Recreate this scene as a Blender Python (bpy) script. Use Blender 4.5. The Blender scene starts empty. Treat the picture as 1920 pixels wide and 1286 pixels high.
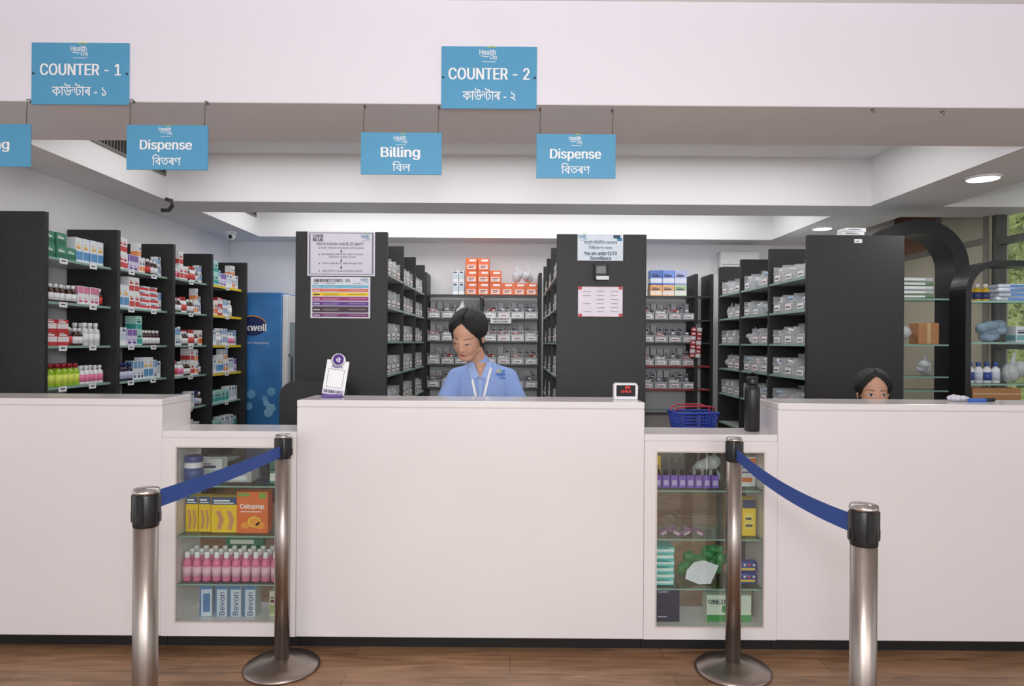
import bpy, bmesh, math, random, os
import numpy as np
from mathutils import Matrix, Vector
from mathutils.geometry import delaunay_2d_cdt
random.seed(7)
F=1280.0; H=1.32; ROLL=math.radians(0.4)
scene=bpy.context.scene
def W(px,py,d):
    u=px-960; v=643-py
    c,s=math.cos(ROLL),math.sin(ROLL)
    return Vector(((u*c-v*s)*d/F, d, H+(u*s+v*c)*d/F))
# ------------------------------------------------------------ materials
MC={}
def lin(c):
    return tuple(((x/255)/12.92 if x/255<=0.04045 else ((x/255+0.055)/1.055)**2.4) for x in c)
def mat(name,col,rough=0.5,metal=0.0,var=0.06,scale=12,alpha=1.0,emit=0,bump=0.0,coat=0.0,stretch=None):
    if name in MC: return MC[name]
    m=bpy.data.materials.new(name); m.use_nodes=True
    nt=m.node_tree; p=nt.nodes['Principled BSDF']
    l=lin(col)
    tc=nt.nodes.new('ShaderNodeTexCoord'); nz=nt.nodes.new('ShaderNodeTexNoise')
    nz.inputs['Scale'].default_value=scale; nz.inputs['Detail'].default_value=4
    if stretch:
        mp=nt.nodes.new('ShaderNodeMapping'); mp.inputs['Scale'].default_value=stretch
        nt.links.new(tc.outputs['Object'],mp.inputs['Vector']); nt.links.new(mp.outputs['Vector'],nz.inputs['Vector'])
    else: nt.links.new(tc.outputs['Object'],nz.inputs['Vector'])
    r=nt.nodes.new('ShaderNodeValToRGB')
    r.color_ramp.elements[0].position=0.3; r.color_ramp.elements[1].position=0.7
    r.color_ramp.elements[0].color=(*[x*(1-var) for x in l],1)
    r.color_ramp.elements[1].color=(*[min(1,x*(1+var)) for x in l],1)
    nt.links.new(nz.outputs['Fac'],r.inputs['Fac']); nt.links.new(r.outputs['Color'],p.inputs['Base Color'])
    p.inputs['Roughness'].default_value=rough; p.inputs['Metallic'].default_value=metal
    p.inputs['Alpha'].default_value=alpha; p.inputs['Coat Weight'].default_value=coat
    if emit:
        nt.links.new(r.outputs['Color'],p.inputs['Emission Color']); p.inputs['Emission Strength'].default_value=emit
    if bump:
        b=nt.nodes.new('ShaderNodeBump'); b.inputs['Strength'].default_value=bump; b.inputs['Distance'].default_value=0.01
        nt.links.new(nz.outputs['Fac'],b.inputs['Height']); nt.links.new(b.outputs['Normal'],p.inputs['Normal'])
    MC[name]=m; return m
def C(r,g,b,rough=0.45):
    return mat('paint_%d_%d_%d'%(r,g,b),(r,g,b),rough,var=0.05,scale=20)
def glassmat(name,tint,fac=0.08,rough=0.02):
    m=bpy.data.materials.new(name); m.use_nodes=True; nt=m.node_tree
    nt.nodes.remove(nt.nodes['Principled BSDF']); out=nt.nodes['Material Output']
    t=nt.nodes.new('ShaderNodeBsdfTransparent'); g=nt.nodes.new('ShaderNodeBsdfGlossy'); mx=nt.nodes.new('ShaderNodeMixShader')
    g.inputs['Roughness'].default_value=rough
    tc=nt.nodes.new('ShaderNodeTexCoord'); nz=nt.nodes.new('ShaderNodeTexNoise'); nz.inputs['Scale'].default_value=3
    r=nt.nodes.new('ShaderNodeValToRGB'); l=lin(tint)
    r.color_ramp.elements[0].color=(*[x*.98 for x in l],1); r.color_ramp.elements[1].color=(*l,1)
    nt.links.new(tc.outputs['Object'],nz.inputs['Vector']); nt.links.new(nz.outputs['Fac'],r.inputs['Fac']); nt.links.new(r.outputs['Color'],t.inputs['Color'])
    mx.inputs[0].default_value=fac
    nt.links.new(t.outputs[0],mx.inputs[1]); nt.links.new(g.outputs[0],mx.inputs[2]); nt.links.new(mx.outputs[0],out.inputs['Surface'])
    return m
M_WALL=mat('painted_wall',(234,233,236),0.75,var=0.015,scale=2)
M_FASC=mat('fascia_paint',(236,232,240),0.7,var=0.012,scale=1.5)
M_CEIL=mat('ceiling_paint',(235,234,235),0.8,var=0.015,scale=2)
M_UNDER=mat('soffit_paint',(238,236,238),0.8,var=0.02,scale=2)
M_LAM=mat('white_laminate',(232,227,227),0.22,var=0.015,scale=3,coat=0.2)
M_BLK=mat('black_laminate',(38,37,38),0.5,var=0.25,scale=60,bump=0.05)
M_BLK2=mat('black_plastic',(24,24,26),0.35,var=0.1)
M_TOE=mat('toe_kick_black',(14,13,13),0.6)
M_CHR=mat('brushed_steel',(166,155,148),0.33,metal=1.0,var=0.08,scale=8,stretch=(30,30,1))
M_STEEL=mat('polished_steel',(200,194,190),0.22,metal=1.0,var=0.05)
M_BELT=mat('blue_webbing',(40,74,150),0.8,var=0.1,scale=80)
M_SIGN=mat('sign_blue',(84,158,198),0.45,var=0.03,scale=4)
M_WHT=mat('print_white',(245,246,248),0.5,var=0.01)
M_INK=mat('print_black',(30,30,34),0.6,var=0.05)
M_PAPER=mat('paper',(234,234,238),0.7,var=0.02,scale=5)
M_GLASS=glassmat('clear_glass',(250,253,251),0.06)
M_SHELF=glassmat('shelf_glass',(222,236,229),0.14,0.08)
M_EDGE=mat('glass_edge_green',(150,185,172),0.2,alpha=0.85)
M_BIN=mat('clear_plastic',(215,218,220),0.2,var=0.04,alpha=0.38)
M_BAG=mat('plastic_bag',(222,226,230),0.2,var=0.1,scale=30,alpha=0.55,bump=0.6)
M_SKIN=mat('skin',(205,156,130),0.5,var=0.03,scale=30)
M_LIP=mat('lips',(178,98,92),0.45,var=0.04)
M_HAIR=mat('black_hair',(20,17,17),0.5,var=0.4,scale=14,stretch=(30,8,30),bump=0.5)
M_SHIRT=mat('shirt_blue',(142,168,222),0.85,var=0.05,scale=14,bump=0.25)
M_TROU=mat('trousers_navy',(35,38,60),0.8)
M_CARD=mat('cardboard',(178,128,86),0.8,var=0.08)
M_FLOOR=bpy.data.materials.new('wood_planks'); M_FLOOR.use_nodes=True
nt=M_FLOOR.node_tree; p=nt.nodes['Principled BSDF']
tc=nt.nodes.new('ShaderNodeTexCoord'); br=nt.nodes.new('ShaderNodeTexBrick'); mp=nt.nodes.new('ShaderNodeMapping'); nz=nt.nodes.new('ShaderNodeTexNoise')
br.inputs['Scale'].default_value=1; br.inputs['Brick Width'].default_value=1.3; br.inputs['Row Height'].default_value=0.16; br.inputs['Mortar Size'].default_value=0.0012
br.inputs['Color1'].default_value=(*lin((180,142,110)),1); br.inputs['Color2'].default_value=(*lin((158,122,92)),1); br.inputs['Mortar'].default_value=(*lin((100,74,56)),1)
mp.inputs['Scale'].default_value=(1.6,12,1); nz.inputs['Scale'].default_value=1.6; nz.inputs['Detail'].default_value=8; nz.inputs['Distortion'].default_value=1.2
rp=nt.nodes.new('ShaderNodeValToRGB'); rp.color_ramp.elements[0].position=.3; rp.color_ramp.elements[0].color=(.5,.46,.42,1); rp.color_ramp.elements[1].position=.7; rp.color_ramp.elements[1].color=(1.1,1.08,1.05,1)
mx=nt.nodes.new('ShaderNodeMixRGB'); mx.blend_type='MULTIPLY'; mx.inputs[0].default_value=1
nt.links.new(tc.outputs['Object'],br.inputs['Vector']); nt.links.new(tc.outputs['Object'],mp.inputs['Vector']); nt.links.new(mp.outputs[0],nz.inputs['Vector'])
nt.links.new(nz.outputs['Fac'],rp.inputs['Fac']); nt.links.new(br.outputs['Color'],mx.inputs[1]); nt.links.new(rp.outputs['Color'],mx.inputs[2]); nt.links.new(mx.outputs[0],p.inputs['Base Color'])
p.inputs['Roughness'].default_value=0.38
# ------------------------------------------------------------ mesh builder
class B:
    def __init__(s): s.v=[];s.f=[];s.m=[];s.sm=[];s.T=Matrix()
    def add(s,vs,fs,mi=0,smooth=False):
        o=len(s.v)
        s.v+= [tuple(s.T@Vector(x)) for x in vs]
        s.f+= [tuple(o+i for i in f) for f in fs]
        s.m+= [mi]*len(fs); s.sm+=[smooth]*len(fs)
    def box(s,x0,x1,y0,y1,z0,z1,mi=0,bev=0,seg=1):
        if bev<=0:
            vs=[(x,y,z) for z in (z0,z1) for y in (y0,y1) for x in (x0,x1)]
            s.add(vs,[(0,2,3,1),(4,5,7,6),(0,1,5,4),(2,6,7,3),(0,4,6,2),(1,3,7,5)],mi); return
        bm=bmesh.new(); bmesh.ops.create_cube(bm,size=1)
        for v in bm.verts: v.co=Vector(((x0+x1)/2+v.co.x*(x1-x0),(y0+y1)/2+v.co.y*(y1-y0),(z0+z1)/2+v.co.z*(z1-z0)))
        bmesh.ops.bevel(bm,geom=bm.edges[:],offset=bev,segments=seg,affect='EDGES',profile=0.5)
        s.add([v.co[:] for v in bm.verts],[[v.index for v in f.verts] for f in bm.faces],mi); bm.free()
    def lathe(s,prof,seg=20,mi=0,c=(0,0,0),ax='z',smooth=True):
        vs=[];fs=[]
        for r,z in prof:
            for i in range(seg):
                a=2*math.pi*i/seg; x,y=r*math.cos(a),r*math.sin(a)
                if ax=='z': vs.append((c[0]+x,c[1]+y,c[2]+z))
                elif ax=='y': vs.append((c[0]+x,c[1]+z,c[2]-y))
                else: vs.append((c[0]+z,c[1]+x,c[2]+y))
        n=len(prof)
        for j in range(n-1):
            for i in range(seg):
                k=(i+1)%seg; fs.append((j*seg+i,j*seg+k,(j+1)*seg+k,(j+1)*seg+i))
        fs.append(tuple(reversed(range(seg)))); fs.append(tuple((n-1)*seg+i for i in range(seg)))
        s.add(vs,fs,mi,smooth)
    def ell(s,c,r,mi=0,u=16,w=10):
        prof=[(max(1e-4,math.sin(math.pi*i/w)),-math.cos(math.pi*i/w)) for i in range(w+1)]
        T=s.T.copy(); s.T=T@Matrix.Translation(c)@Matrix.Diagonal((r[0],r[1],r[2],1)); s.lathe(prof,u,mi); s.T=T
    def cap(s,p1,p2,r1,r2,mi=0,u=14):
        p1=Vector(p1);p2=Vector(p2);d=p2-p1;L=d.length
        q=d.to_track_quat('Z','Y').to_matrix().to_4x4()
        T=s.T.copy(); s.T=T@Matrix.Translation(p1)@q
        prof=[]
        for i in range(6): a=math.pi/2*i/5; prof.append((max(1e-4,r1*math.sin(a)),-r1*math.cos(a)))
        for i in range(6): a=math.pi/2*(1-i/5); prof.append((max(1e-4,r2*math.sin(a)),L+r2*math.cos(a)))
        s.lathe(prof,u,mi); s.T=T
    def tube(s,pts,r,seg=8,mi=0):
        pts=[Vector(q) for q in pts]; vs=[];fs=[]
        n=len(pts); up=Vector((0.13,0.27,1)).normalized()
        for i,q in enumerate(pts):
            t=(pts[min(i+1,n-1)]-pts[max(i-1,0)]).normalized()
            a=t.cross(up)
            if a.length<.05: a=t.cross(Vector((1,0,0)))
            a.normalize(); b=t.cross(a)
            for k in range(seg):
                an=2*math.pi*k/seg; vs.append(tuple(q+a*r*math.cos(an)+b*r*math.sin(an)))
        for i in range(n-1):
            for k in range(seg):
                l=(k+1)%seg; fs.append((i*seg+k,(i+1)*seg+k,(i+1)*seg+l,i*seg+l))
        fs.append(tuple(range(seg))); fs.append(tuple(reversed([(n-1)*seg+k for k in range(seg)])))
        s.add(vs,fs,mi,True)
    def quad(s,x0,x1,z0,z1,y,mi=0): s.add([(x0,y,z0),(x1,y,z0),(x1,y,z1),(x0,y,z1)],[(0,1,2,3)],mi)
    def prism(s,poly,y0,y1,mi=0):
        n=len(poly); vs=[(x,y0,z) for x,z in poly]+[(x,y1,z) for x,z in poly]
        fs=[tuple(range(n)),tuple(reversed(range(n,2*n)))]
        for i in range(n): j=(i+1)%n; fs.append((i,i+n,j+n,j))
        s.add(vs,fs,mi)
    def ground(s):
        mz=min(v[2] for v in s.v); s.v=[(x,y,z-mz) for x,y,z in s.v]
    def mesh(s,name,mats):
        me=bpy.data.meshes.new(name); me.from_pydata(s.v,[],s.f)
        for m in mats: me.materials.append(m)
        me.polygons.foreach_set('material_index',s.m); me.polygons.foreach_set('use_smooth',s.sm)
        me.update(); return me
def rrect(x0,x1,z0,z1,R,n=6):
    P=[]
    for cx,cz,a0 in ((x1-R,z0+R,-90),(x1-R,z1-R,0),(x0+R,z1-R,90),(x0+R,z0+R,180)):
        for k in range(n+1): a=math.radians(a0+90*k/n); P.append((cx+R*math.cos(a),cz+R*math.sin(a)))
    return P
def put(name,me,parent=None,loc=(0,0,0),rot=None,label=None,cat=None,group=None,kind=None):
    o=bpy.data.objects.new(name,me); scene.collection.objects.link(o)
    o.location=loc
    if rot: o.rotation_euler=rot
    if parent: o.parent=parent
    if label: o['label']=label
    if cat: o['category']=cat
    if group: o['group']=group
    if kind: o['kind']=kind
    return o
def mk(name,b,mats,**k): return put(name,b.mesh(name,mats),**k)
def struct(name,b,mats): return mk(name,b,mats,kind='structure')
def clone(o,loc,rot=None):
    n=o.copy(); n.location=loc
    if rot: n.rotation_euler=rot
    scene.collection.objects.link(n)
    for c in o.children:
        m=c.copy(); m.parent=n; scene.collection.objects.link(m)
    return n
# ---- lettering: glyph outlines filled by the non-zero winding rule
try: INTER=bpy.data.fonts.load(os.path.join(bpy.utils.system_resource('DATAFILES',path='fonts'),'Inter.woff2'))
except Exception: INTER=None
TC={}
def evalmesh(cu):
    ob=bpy.data.objects.new('t',cu); scene.collection.objects.link(ob)
    dg=bpy.context.evaluated_depsgraph_get(); me=bpy.data.meshes.new_from_object(ob.evaluated_get(dg))
    vs=[(v.co.x,v.co.y) for v in me.vertices]; fs=[tuple(p.vertices) for p in me.polygons]; es=[tuple(e.vertices) for e in me.edges]
    bpy.data.objects.remove(ob); bpy.data.meshes.remove(me); return vs,fs,es
def rawmesh(s):
    cu=bpy.data.curves.new('t','FONT'); cu.body=s; cu.resolution_u=3
    if all(ord(c)<128 for c in s) and INTER: cu.font=INTER
    try:
        cu.fill_mode='NONE'; vs,fs,es=evalmesh(cu)
        if not fs and es:
            loops=[];cur=[]
            adj={}
            for a,c in es: adj.setdefault(a,[]).append(c); adj.setdefault(c,[]).append(a)
            seen=set()
            for i in range(len(vs)):
                if i in seen or i not in adj: continue
                lp=[i]; seen.add(i)
                nx=i+1 if (i+1) in adj[i] else adj[i][0]
                while nx not in seen:
                    lp.append(nx); seen.add(nx)
                    c=[q for q in adj[nx] if q not in seen]
                    if not c: break
                    nx=c[0]
                if len(lp)>2: loops.append(lp)
            P=[];E=[];A=[];Bv=[]
            for lp in loops:
                pts=[]
                for i in lp:
                    if not pts or (abs(vs[i][0]-pts[-1][0])+abs(vs[i][1]-pts[-1][1]))>1e-5: pts.append(vs[i])
                if len(pts)<3: continue
                o=len(P); n=len(pts)
                for j in range(n): E.append((o+j,o+(j+1)%n)); A.append(pts[j]); Bv.append(pts[(j+1)%n])
                P+=pts
            r=delaunay_2d_cdt([Vector(q) for q in P],E,[],0,1e-6,False)
            V=np.array([tuple(q) for q in r[0]]); Tn=[tuple(f) for f in r[2]]
            A=np.array(A);Bv=np.array(Bv); out=[]
            cen=np.array([V[list(f)].mean(axis=0) for f in Tn])
            for c0 in range(0,len(cen),400):
                c=cen[c0:c0+400]; py=c[:,1][:,None]; px=c[:,0][:,None]
                left=(Bv[:,0]-A[:,0])[None]*(py-A[:,1][None])-(px-A[:,0][None])*(Bv[:,1]-A[:,1])[None]
                up=(A[:,1][None]<=py)&(Bv[:,1][None]>py)&(left>0); dn=(A[:,1][None]>py)&(Bv[:,1][None]<=py)&(left<0)
                w=up.sum(axis=1)-dn.sum(axis=1)
                out+=[Tn[c0+i] for i in range(len(c)) if w[i]!=0]
            if out: return [tuple(q) for q in V],out
    except Exception as ex: print('TEXTERR',ex)
    try: cu.fill_mode='BOTH'
    except Exception: pass
    vs,fs,es=evalmesh(cu); return vs,fs
def tmesh(s):
    if s in TC: return TC[s]
    if 'ন্ট' in s:
        l,r=s.split('ন্ট'); vs=[];fs=[];x=0
        for part,sc in ((l,1),('ন',.72),('ট'+r,1)):
            v,f=rawmesh(part); x0=min(a for a,_ in v); x1=max(a for a,_ in v)
            mt=.622; o=len(vs)
            if sc<1: x-=.03; vs+=[(x+(a-x0)*sc,mt+(c-mt)*sc) for a,c in v]
            else: vs+=[(x+(a-x0),c) for a,c in v]
            fs+=[tuple(o+i for i in ff) for ff in f]; x+=(x1-x0)*sc-(.02 if sc==1 else .09)
        TC[s]=(vs,fs)
    else: TC[s]=rawmesh(s)
    return TC[s]
def text(b,s,cx,cz,w,h,y,mi,bold=False,rot=False,k=.028):
    vs,fs=tmesh(s)
    if not vs: return
    if rot: vs=[(-q,p) for p,q in vs]
    x0=min(v[0] for v in vs);x1=max(v[0] for v in vs);y0=min(v[1] for v in vs);y1=max(v[1] for v in vs)
    if not bold: k=0
    sx=w/(x1-x0+2*k) if w else None; sy=h/(y1-y0) if h else None
    if sx is None: sx=sy
    if sy is None: sy=sx
    for j,dx in enumerate((0,-k,k,-k/2,k/2) if bold else (0,)):
        b.add([(cx+(p-(x0+x1)/2+(0 if rot else dx))*sx,y+.00004*j,cz+(q-(y0+y1)/2+(dx if rot else 0))*sy) for p,q in vs],fs,mi)
# ------------------------------------------------------------ camera
cam=bpy.data.cameras.new('camera'); cam.lens=24; cam.sensor_width=36; cam.clip_start=0.05
co=bpy.data.objects.new('camera',cam); scene.collection.objects.link(co)
co.matrix_world=Matrix.Translation((0,0,H))@Matrix.Rotation(math.pi/2,4,'X')@Matrix.Rotation(ROLL,4,'Z')
scene.camera=co
scene.view_settings.view_transform='Standard'
# ------------------------------------------------------------ shell
ZB=2.335; YF=2.9; ZC=2.68
b=B(); b.box(-6,6,-4,7.1,-0.05,0); struct('floor',b,[M_FLOOR])
b=B(); b.box(-2.97,3.85,6.95,7.05,0,ZC+.05); struct('wall_back',b,[M_WALL])
b=B(); b.box(-2.97,-2.87,3.46,6.95,0,ZC+.05); struct('wall_left',b,[M_WALL])
b=B(); b.box(-6,6,YF,3.46,ZB,3.0,0); b.box(-6,6,YF+.003,3.46,ZB-.002,ZB+.0,1); struct('wall_front',b,[M_FASC,M_UNDER])
b=B(); b.box(-6,6,-4,YF,2.774,2.85); struct('ceiling',b,[M_CEIL])
b=B(); b.box(-2.97,3.85,3.46,7.05,ZC,ZC+.08); struct('ceiling_counter_area',b,[M_CEIL])
def beam(n,x0,x1,y0,y1):
    b=B(); b.box(x0,x1,y0,y1,ZB,ZC); b.box(x0,x1,y0+.002,y1-.002,ZB-.002,ZB,1); struct(n,b,[M_CEIL,M_UNDER])
beam('trim_1',-2.87,3.85,4.96,5.37); beam('trim_2',-2.87,3.85,6.6,6.95)
beam('trim_3',-2.87,-2.5,3.46,4.96); beam('trim_4',-2.87,-2.45,5.37,6.6)
beam('trim_5',2.6,3.12,3.46,4.96); beam('trim_6',2.5,3.05,5.37,6.6)
M_BEI=mat('beige_wall_panel',(176,170,150),0.6,var=.06,scale=3)
b=B(); b.box(3.7,3.85,3.46,5.30,0,.5); b.box(3.7,3.85,5.30,6.95,0,ZC); b.box(3.69,3.7,5.30,5.36,0,ZC,1); b.box(3.69,3.7,5.9,5.96,0,ZC,1); b.box(3.69,3.7,5.36,5.9,2.12,2.17,1); b.box(3.69,3.7,5.96,6.95,2.12,2.17,1)
b.box(3.69,3.7,5.96,6.95,2.17,ZC,2); struct('wall_right',b,[M_BEI,C(120,116,108),C(120,82,60)])
M_ALU=mat('window_frame_grey',(84,86,84),0.4,metal=.3)
for i,(y0,y1) in enumerate([(3.46,4.4),(4.4,5.30)]):
    b=B()
    for a,c in ((y0,y0+.05),(y1-.05,y1)): b.box(3.72,3.8,a,c,.5,ZC)
    for z in (.5,1.3,2.1,ZC-.05): b.box(3.725,3.795,y0+.05,y1-.05,z,z+.05)
    w=struct('window_%d'%(i+1),b,[M_ALU])
    b=B(); b.box(3.757,3.763,y0+.05,y1-.05,.55,ZC-.05); g=mk('window_glass',b,[M_GLASS],parent=w)
b=B()
M_HEDGE=mat('hedge_blur',(150,160,98),.9,var=.45,scale=2.5)
for i in range(9000):
    c=Vector((random.uniform(5.2,7.0),random.uniform(3.4,9.5),random.uniform(.4,4.4)))
    a=Vector((random.gauss(0,1),random.gauss(0,1),random.gauss(0,1))).normalized()*random.uniform(.03,.07)
    d=a.cross(Vector((random.gauss(0,1),random.gauss(0,1),random.gauss(0,1)))).normalized()*.022
    b.add([c-a,c+d,c+a,c-d],[(0,1,2,3)],random.choice((0,0,1,1,2)))
b.add([(7.1,2,0),(7.1,11,0),(7.1,11,5),(7.1,2,5)],[(0,1,2,3)],3)
mk('tree_foliage',b,[C(128,146,72),C(190,198,120),C(84,102,52),M_HEDGE],label='dense yellow green tree leaves outside the windows',cat='tree',kind='stuff')
def vent(y0,y1,x):
    b=B(); b.box(x,x+.012,y0,y1,2.5,2.515); b.box(x,x+.012,y0,y1,2.645,2.66); b.box(x,x+.012,y0,y0+.015,2.515,2.645); b.box(x,x+.012,y1-.015,y1,2.515,2.645)
    b.box(x+.0005,x+.002,y0+.015,y1-.015,2.515,2.645,1)
    n=int((y1-y0)/.035)
    for i in range(n):
        y=y0+.02+i*(y1-y0-.04)/n; b.box(x+.002,x+.010,y,y+.008,2.515,2.645)
    mk('air_vent',b,[C(120,116,112),C(30,28,28)],label='grey slatted air vent set into the side of a ceiling beam',cat='air vent')
vent(3.75,4.9,-2.5); vent(5.8,6.5,-2.45)
M_LED=mat('led_glow',(255,252,245),0.5,emit=6)
def downlight(x,y,r,z=ZB-.002,lab='round white recessed downlight glowing in the ceiling beam'):
    b=B(); b.lathe([(r,0),(r,-.006),(r-.012,-.012),(r-.014,-.006)],28); 
    o=mk('ceiling_downlight',b,[C(230,230,232)],loc=(x,y,z),label=lab,cat='ceiling light')
    b=B(); b.lathe([(r-.014,-.007),(r-.016,-.012)],24); mk('lamp_lens',b,[M_LED],parent=o)
    L=bpy.data.lights.new('downlight_lamp','AREA'); L.shape='DISK'; L.size=r*1.6; L.energy=7
    lo=bpy.data.objects.new('downlight_lamp',L); scene.collection.objects.link(lo); lo.location=(0,0,-.02); lo.parent=o
p1=W(1843,328,4.1); downlight(p1.x,p1.y,.1)
p1=W(1542,427,5.9); downlight(max(p1.x,2.63),p1.y,.09)
# ------------------------------------------------------------ counters
xL=W(303,900,YF).x; xc0=W(556,900,YF).x; xc1=W(1208,900,YF).x; xR=W(1458,900,YF).x
ZT=1.072; YB=3.16
def tall(x0,x1,lab):
    b=B(); b.box(x0,x1,YF,YB,.065,ZT-.03,0,.003); b.box(x0,x1,YF-.004,YB+.004,ZT-.03,ZT,0,.005,2)
    o=mk('reception_counter',b,[M_LAM],label=lab,cat='counter')
    b=B(); b.box(x0+.001,x1-.001,YF+.06,YB-.04,0,.066); mk('toe_kick',b,[M_TOE],parent=o)
    return o
tall(-4.2,xL,'long glossy white counter block beside the lower glass display')
tall(xc0,xc1,'tall glossy white billing counter between two glass displays')
tall(xR,4.6,'long glossy white counter block next to a low glass display')
def lowcab(x0,x1,wx0,wx1,wz0,wz1,shz,lab):
    zt=.937
    b=B()
    b.box(x0+.001,x1-.001,YF,YB-.02,zt-.03,zt,0,.003)
    b.box(x0+.001,x1-.001,YF+.001,YB-.02,wz1,zt-.03)
    b.box(x0+.001,x1-.001,YF+.001,YB-.02,.065,wz0)
    b.box(x0+.001,wx0,YF+.001,YB-.02,wz0,wz1); b.box(wx1,x1-.001,YF+.001,YB-.02,wz0,wz1)
    o=mk('display_cabinet',b,[M_LAM],label=lab,cat='display cabinet')
    b=B(); b.box(x0+.001,x1-.001,YF+.06,YB-.04,0,.066); mk('toe_kick',b,[M_TOE],parent=o)
    b=B(); b.box(wx0,wx1,YF+.006,YF+.010,wz0,wz1); mk('glass_front',b,[M_GLASS],parent=o)
    b=B(); b.box(wx0,wx1,YB-.026,YB-.022,wz0,wz1); mk('glass_back',b,[M_GLASS],parent=o)
    b=B(); t=.006
    for (a,c,e,g) in ((wx0,wx1,wz0,wz0+t),(wx0,wx1,wz1-t,wz1),(wx0,wx0+t,wz0+t,wz1-t),(wx1-t,wx1,wz0+t,wz1-t)): b.box(a,c,YF-.002,YF+.006,e,g)
    mk('frame',b,[C(208,196,190)],parent=o)
    for z in shz:
        b=B(); b.box(wx0,wx1,YF+.02,YB-.03,z-.006,z); b.box(wx0,wx1,YF+.018,YF+.020,z-.006,z,1); mk('shelf',b,[M_SHELF,M_EDGE],parent=o)
lz=[.70,.487,.28]; wL0=W(328,1000,YF).x; wL1=W(518,1000,YF).x
lowcab(xL,xc0,wL0,wL1,.122,.872,lz,'low white counter with glass front showing toiletries and boxes')
rz=[.695,.487,.275]; wR0=W(1229,1000,YF).x; wR1=W(1434,1000,YF).x
lowcab(xc1,xR,wR0,wR1,.115,.866,rz,'low white counter with glass front showing purple bottles and packs')
# ------------------------------------------------------------ products
def carton(w,d,h,base,band,acc=None,style=0):
    b=B(); b.box(-w/2,w/2,-d/2,d/2,0,h,0,min(.0015,w*.05))
    e=.0006
    if style==0: zs=(h*.12,h*.45)
    elif style==1: zs=(h*.6,h*.97)
    else: zs=(h*.3,h*.7)
    b.quad(-w/2+.002,w/2-.002,*zs,-d/2-e,1)
    b.add([(w/2+e,-d/2+.002,zs[0]),(w/2+e,d/2-.002,zs[0]),(w/2+e,d/2-.002,zs[1]),(w/2+e,-d/2+.002,zs[1])],[(0,1,2,3)],1)
    b.add([(-w/2-e,-d/2+.002,zs[0]),(-w/2-e,-d/2+.002,zs[1]),(-w/2-e,d/2-.002,zs[1]),(-w/2-e,d/2-.002,zs[0])],[(0,3,2,1)],1)
    zz=h*.55 if style==0 else h*.12 if style==1 else h*.76
    b.quad(-w*.38,w*.25,zz,zz+h*.12,-d/2-e*1.5,2); b.quad(-w*.38,w*.05,zz+h*.18 if style!=1 else zz+h*.2,zz+h*.22 if style!=1 else zz+h*.24,-d/2-e*1.5,2)
    return b.mesh('medicine_carton',[C(*base),C(*band),C(*(acc or (60,60,90)))])
def bottle(r,h,body,lab,capc,clear=False):
    b=B(); n=r*.42
    b.lathe([(r*.9,0),(r,.004),(r,h*.62),(r*.85,h*.70),(n,h*.77),(n,h*.82)],16,0)
    b.lathe([(r+.0007,h*.12),(r+.0007,h*.52)],16,1)
    b.lathe([(n*1.35,h*.80),(n*1.35,h*.97),(n*1.2,h)],14,2)
    return b.mesh('bottle',[C(*body,0.15),C(*lab),C(*capc)])
def binmesh(w,d,h,tagc=(240,240,240)):
    b=B(); t=.003
    b.box(-w/2,w/2,-d/2,d/2,0,t); b.box(-w/2,-w/2+t,-d/2,d/2,t,h); b.box(w/2-t,w/2,-d/2,d/2,t,h)
    b.box(-w/2+t,w/2-t,d/2-t,d/2,t,h); b.box(-w/2+t,w/2-t,-d/2,-d/2+t,t,h*.62)
    b.box(-w/2-.003,w/2+.003,-d/2-.004,-d/2,h*.58,h*.64); b.box(-w/2-.003,-w/2,-d/2,d/2,h-.005,h); b.box(w/2,w/2+.003,-d/2,d/2,h-.005,h)
    b.box(-w*.3,w*.3,-d/2-.0055,-d/2-.0042,h*.12,h*.46,1); b.box(-w*.24,w*.2,-d/2-.006,-d/2-.0055,h*.22,h*.30,2)
    return b.mesh('storage_bin',[M_BIN,C(*tagc),C(90,90,100)])
def strips(w,d,h,cols,n=26):
    b=B()
    b.box(-w*.42,w*.42,-d*.42,d*.42,.004,h*.42,0)
    for i in range(n):
        T=Matrix.Translation((random.uniform(-w*.3,w*.3),random.uniform(-d*.36,d*.3),random.uniform(h*.45,h*.82)))@Matrix.Rotation(random.uniform(-.5,.5),4,'X')@Matrix.Rotation(random.uniform(-.4,.4),4,'Y')@Matrix.Rotation(random.uniform(0,3),4,'Z')
        b.T=T; s=min(w,d)*random.uniform(.09,.16)
        b.box(-s,s,-s*.6,s*.6,-h*.06,h*.07,random.randrange(len(cols)),.0015)
    b.T=Matrix(); b.v=[(max(-w*.46,min(w*.46,x)),max(-d*.46,min(d*.46,y)),min(z,h*.95-.005)) for x,y,z in b.v]
    return b.mesh('blister_packs',[C(*c,.3) for c in cols])
WH=(232,234,236)
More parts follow.
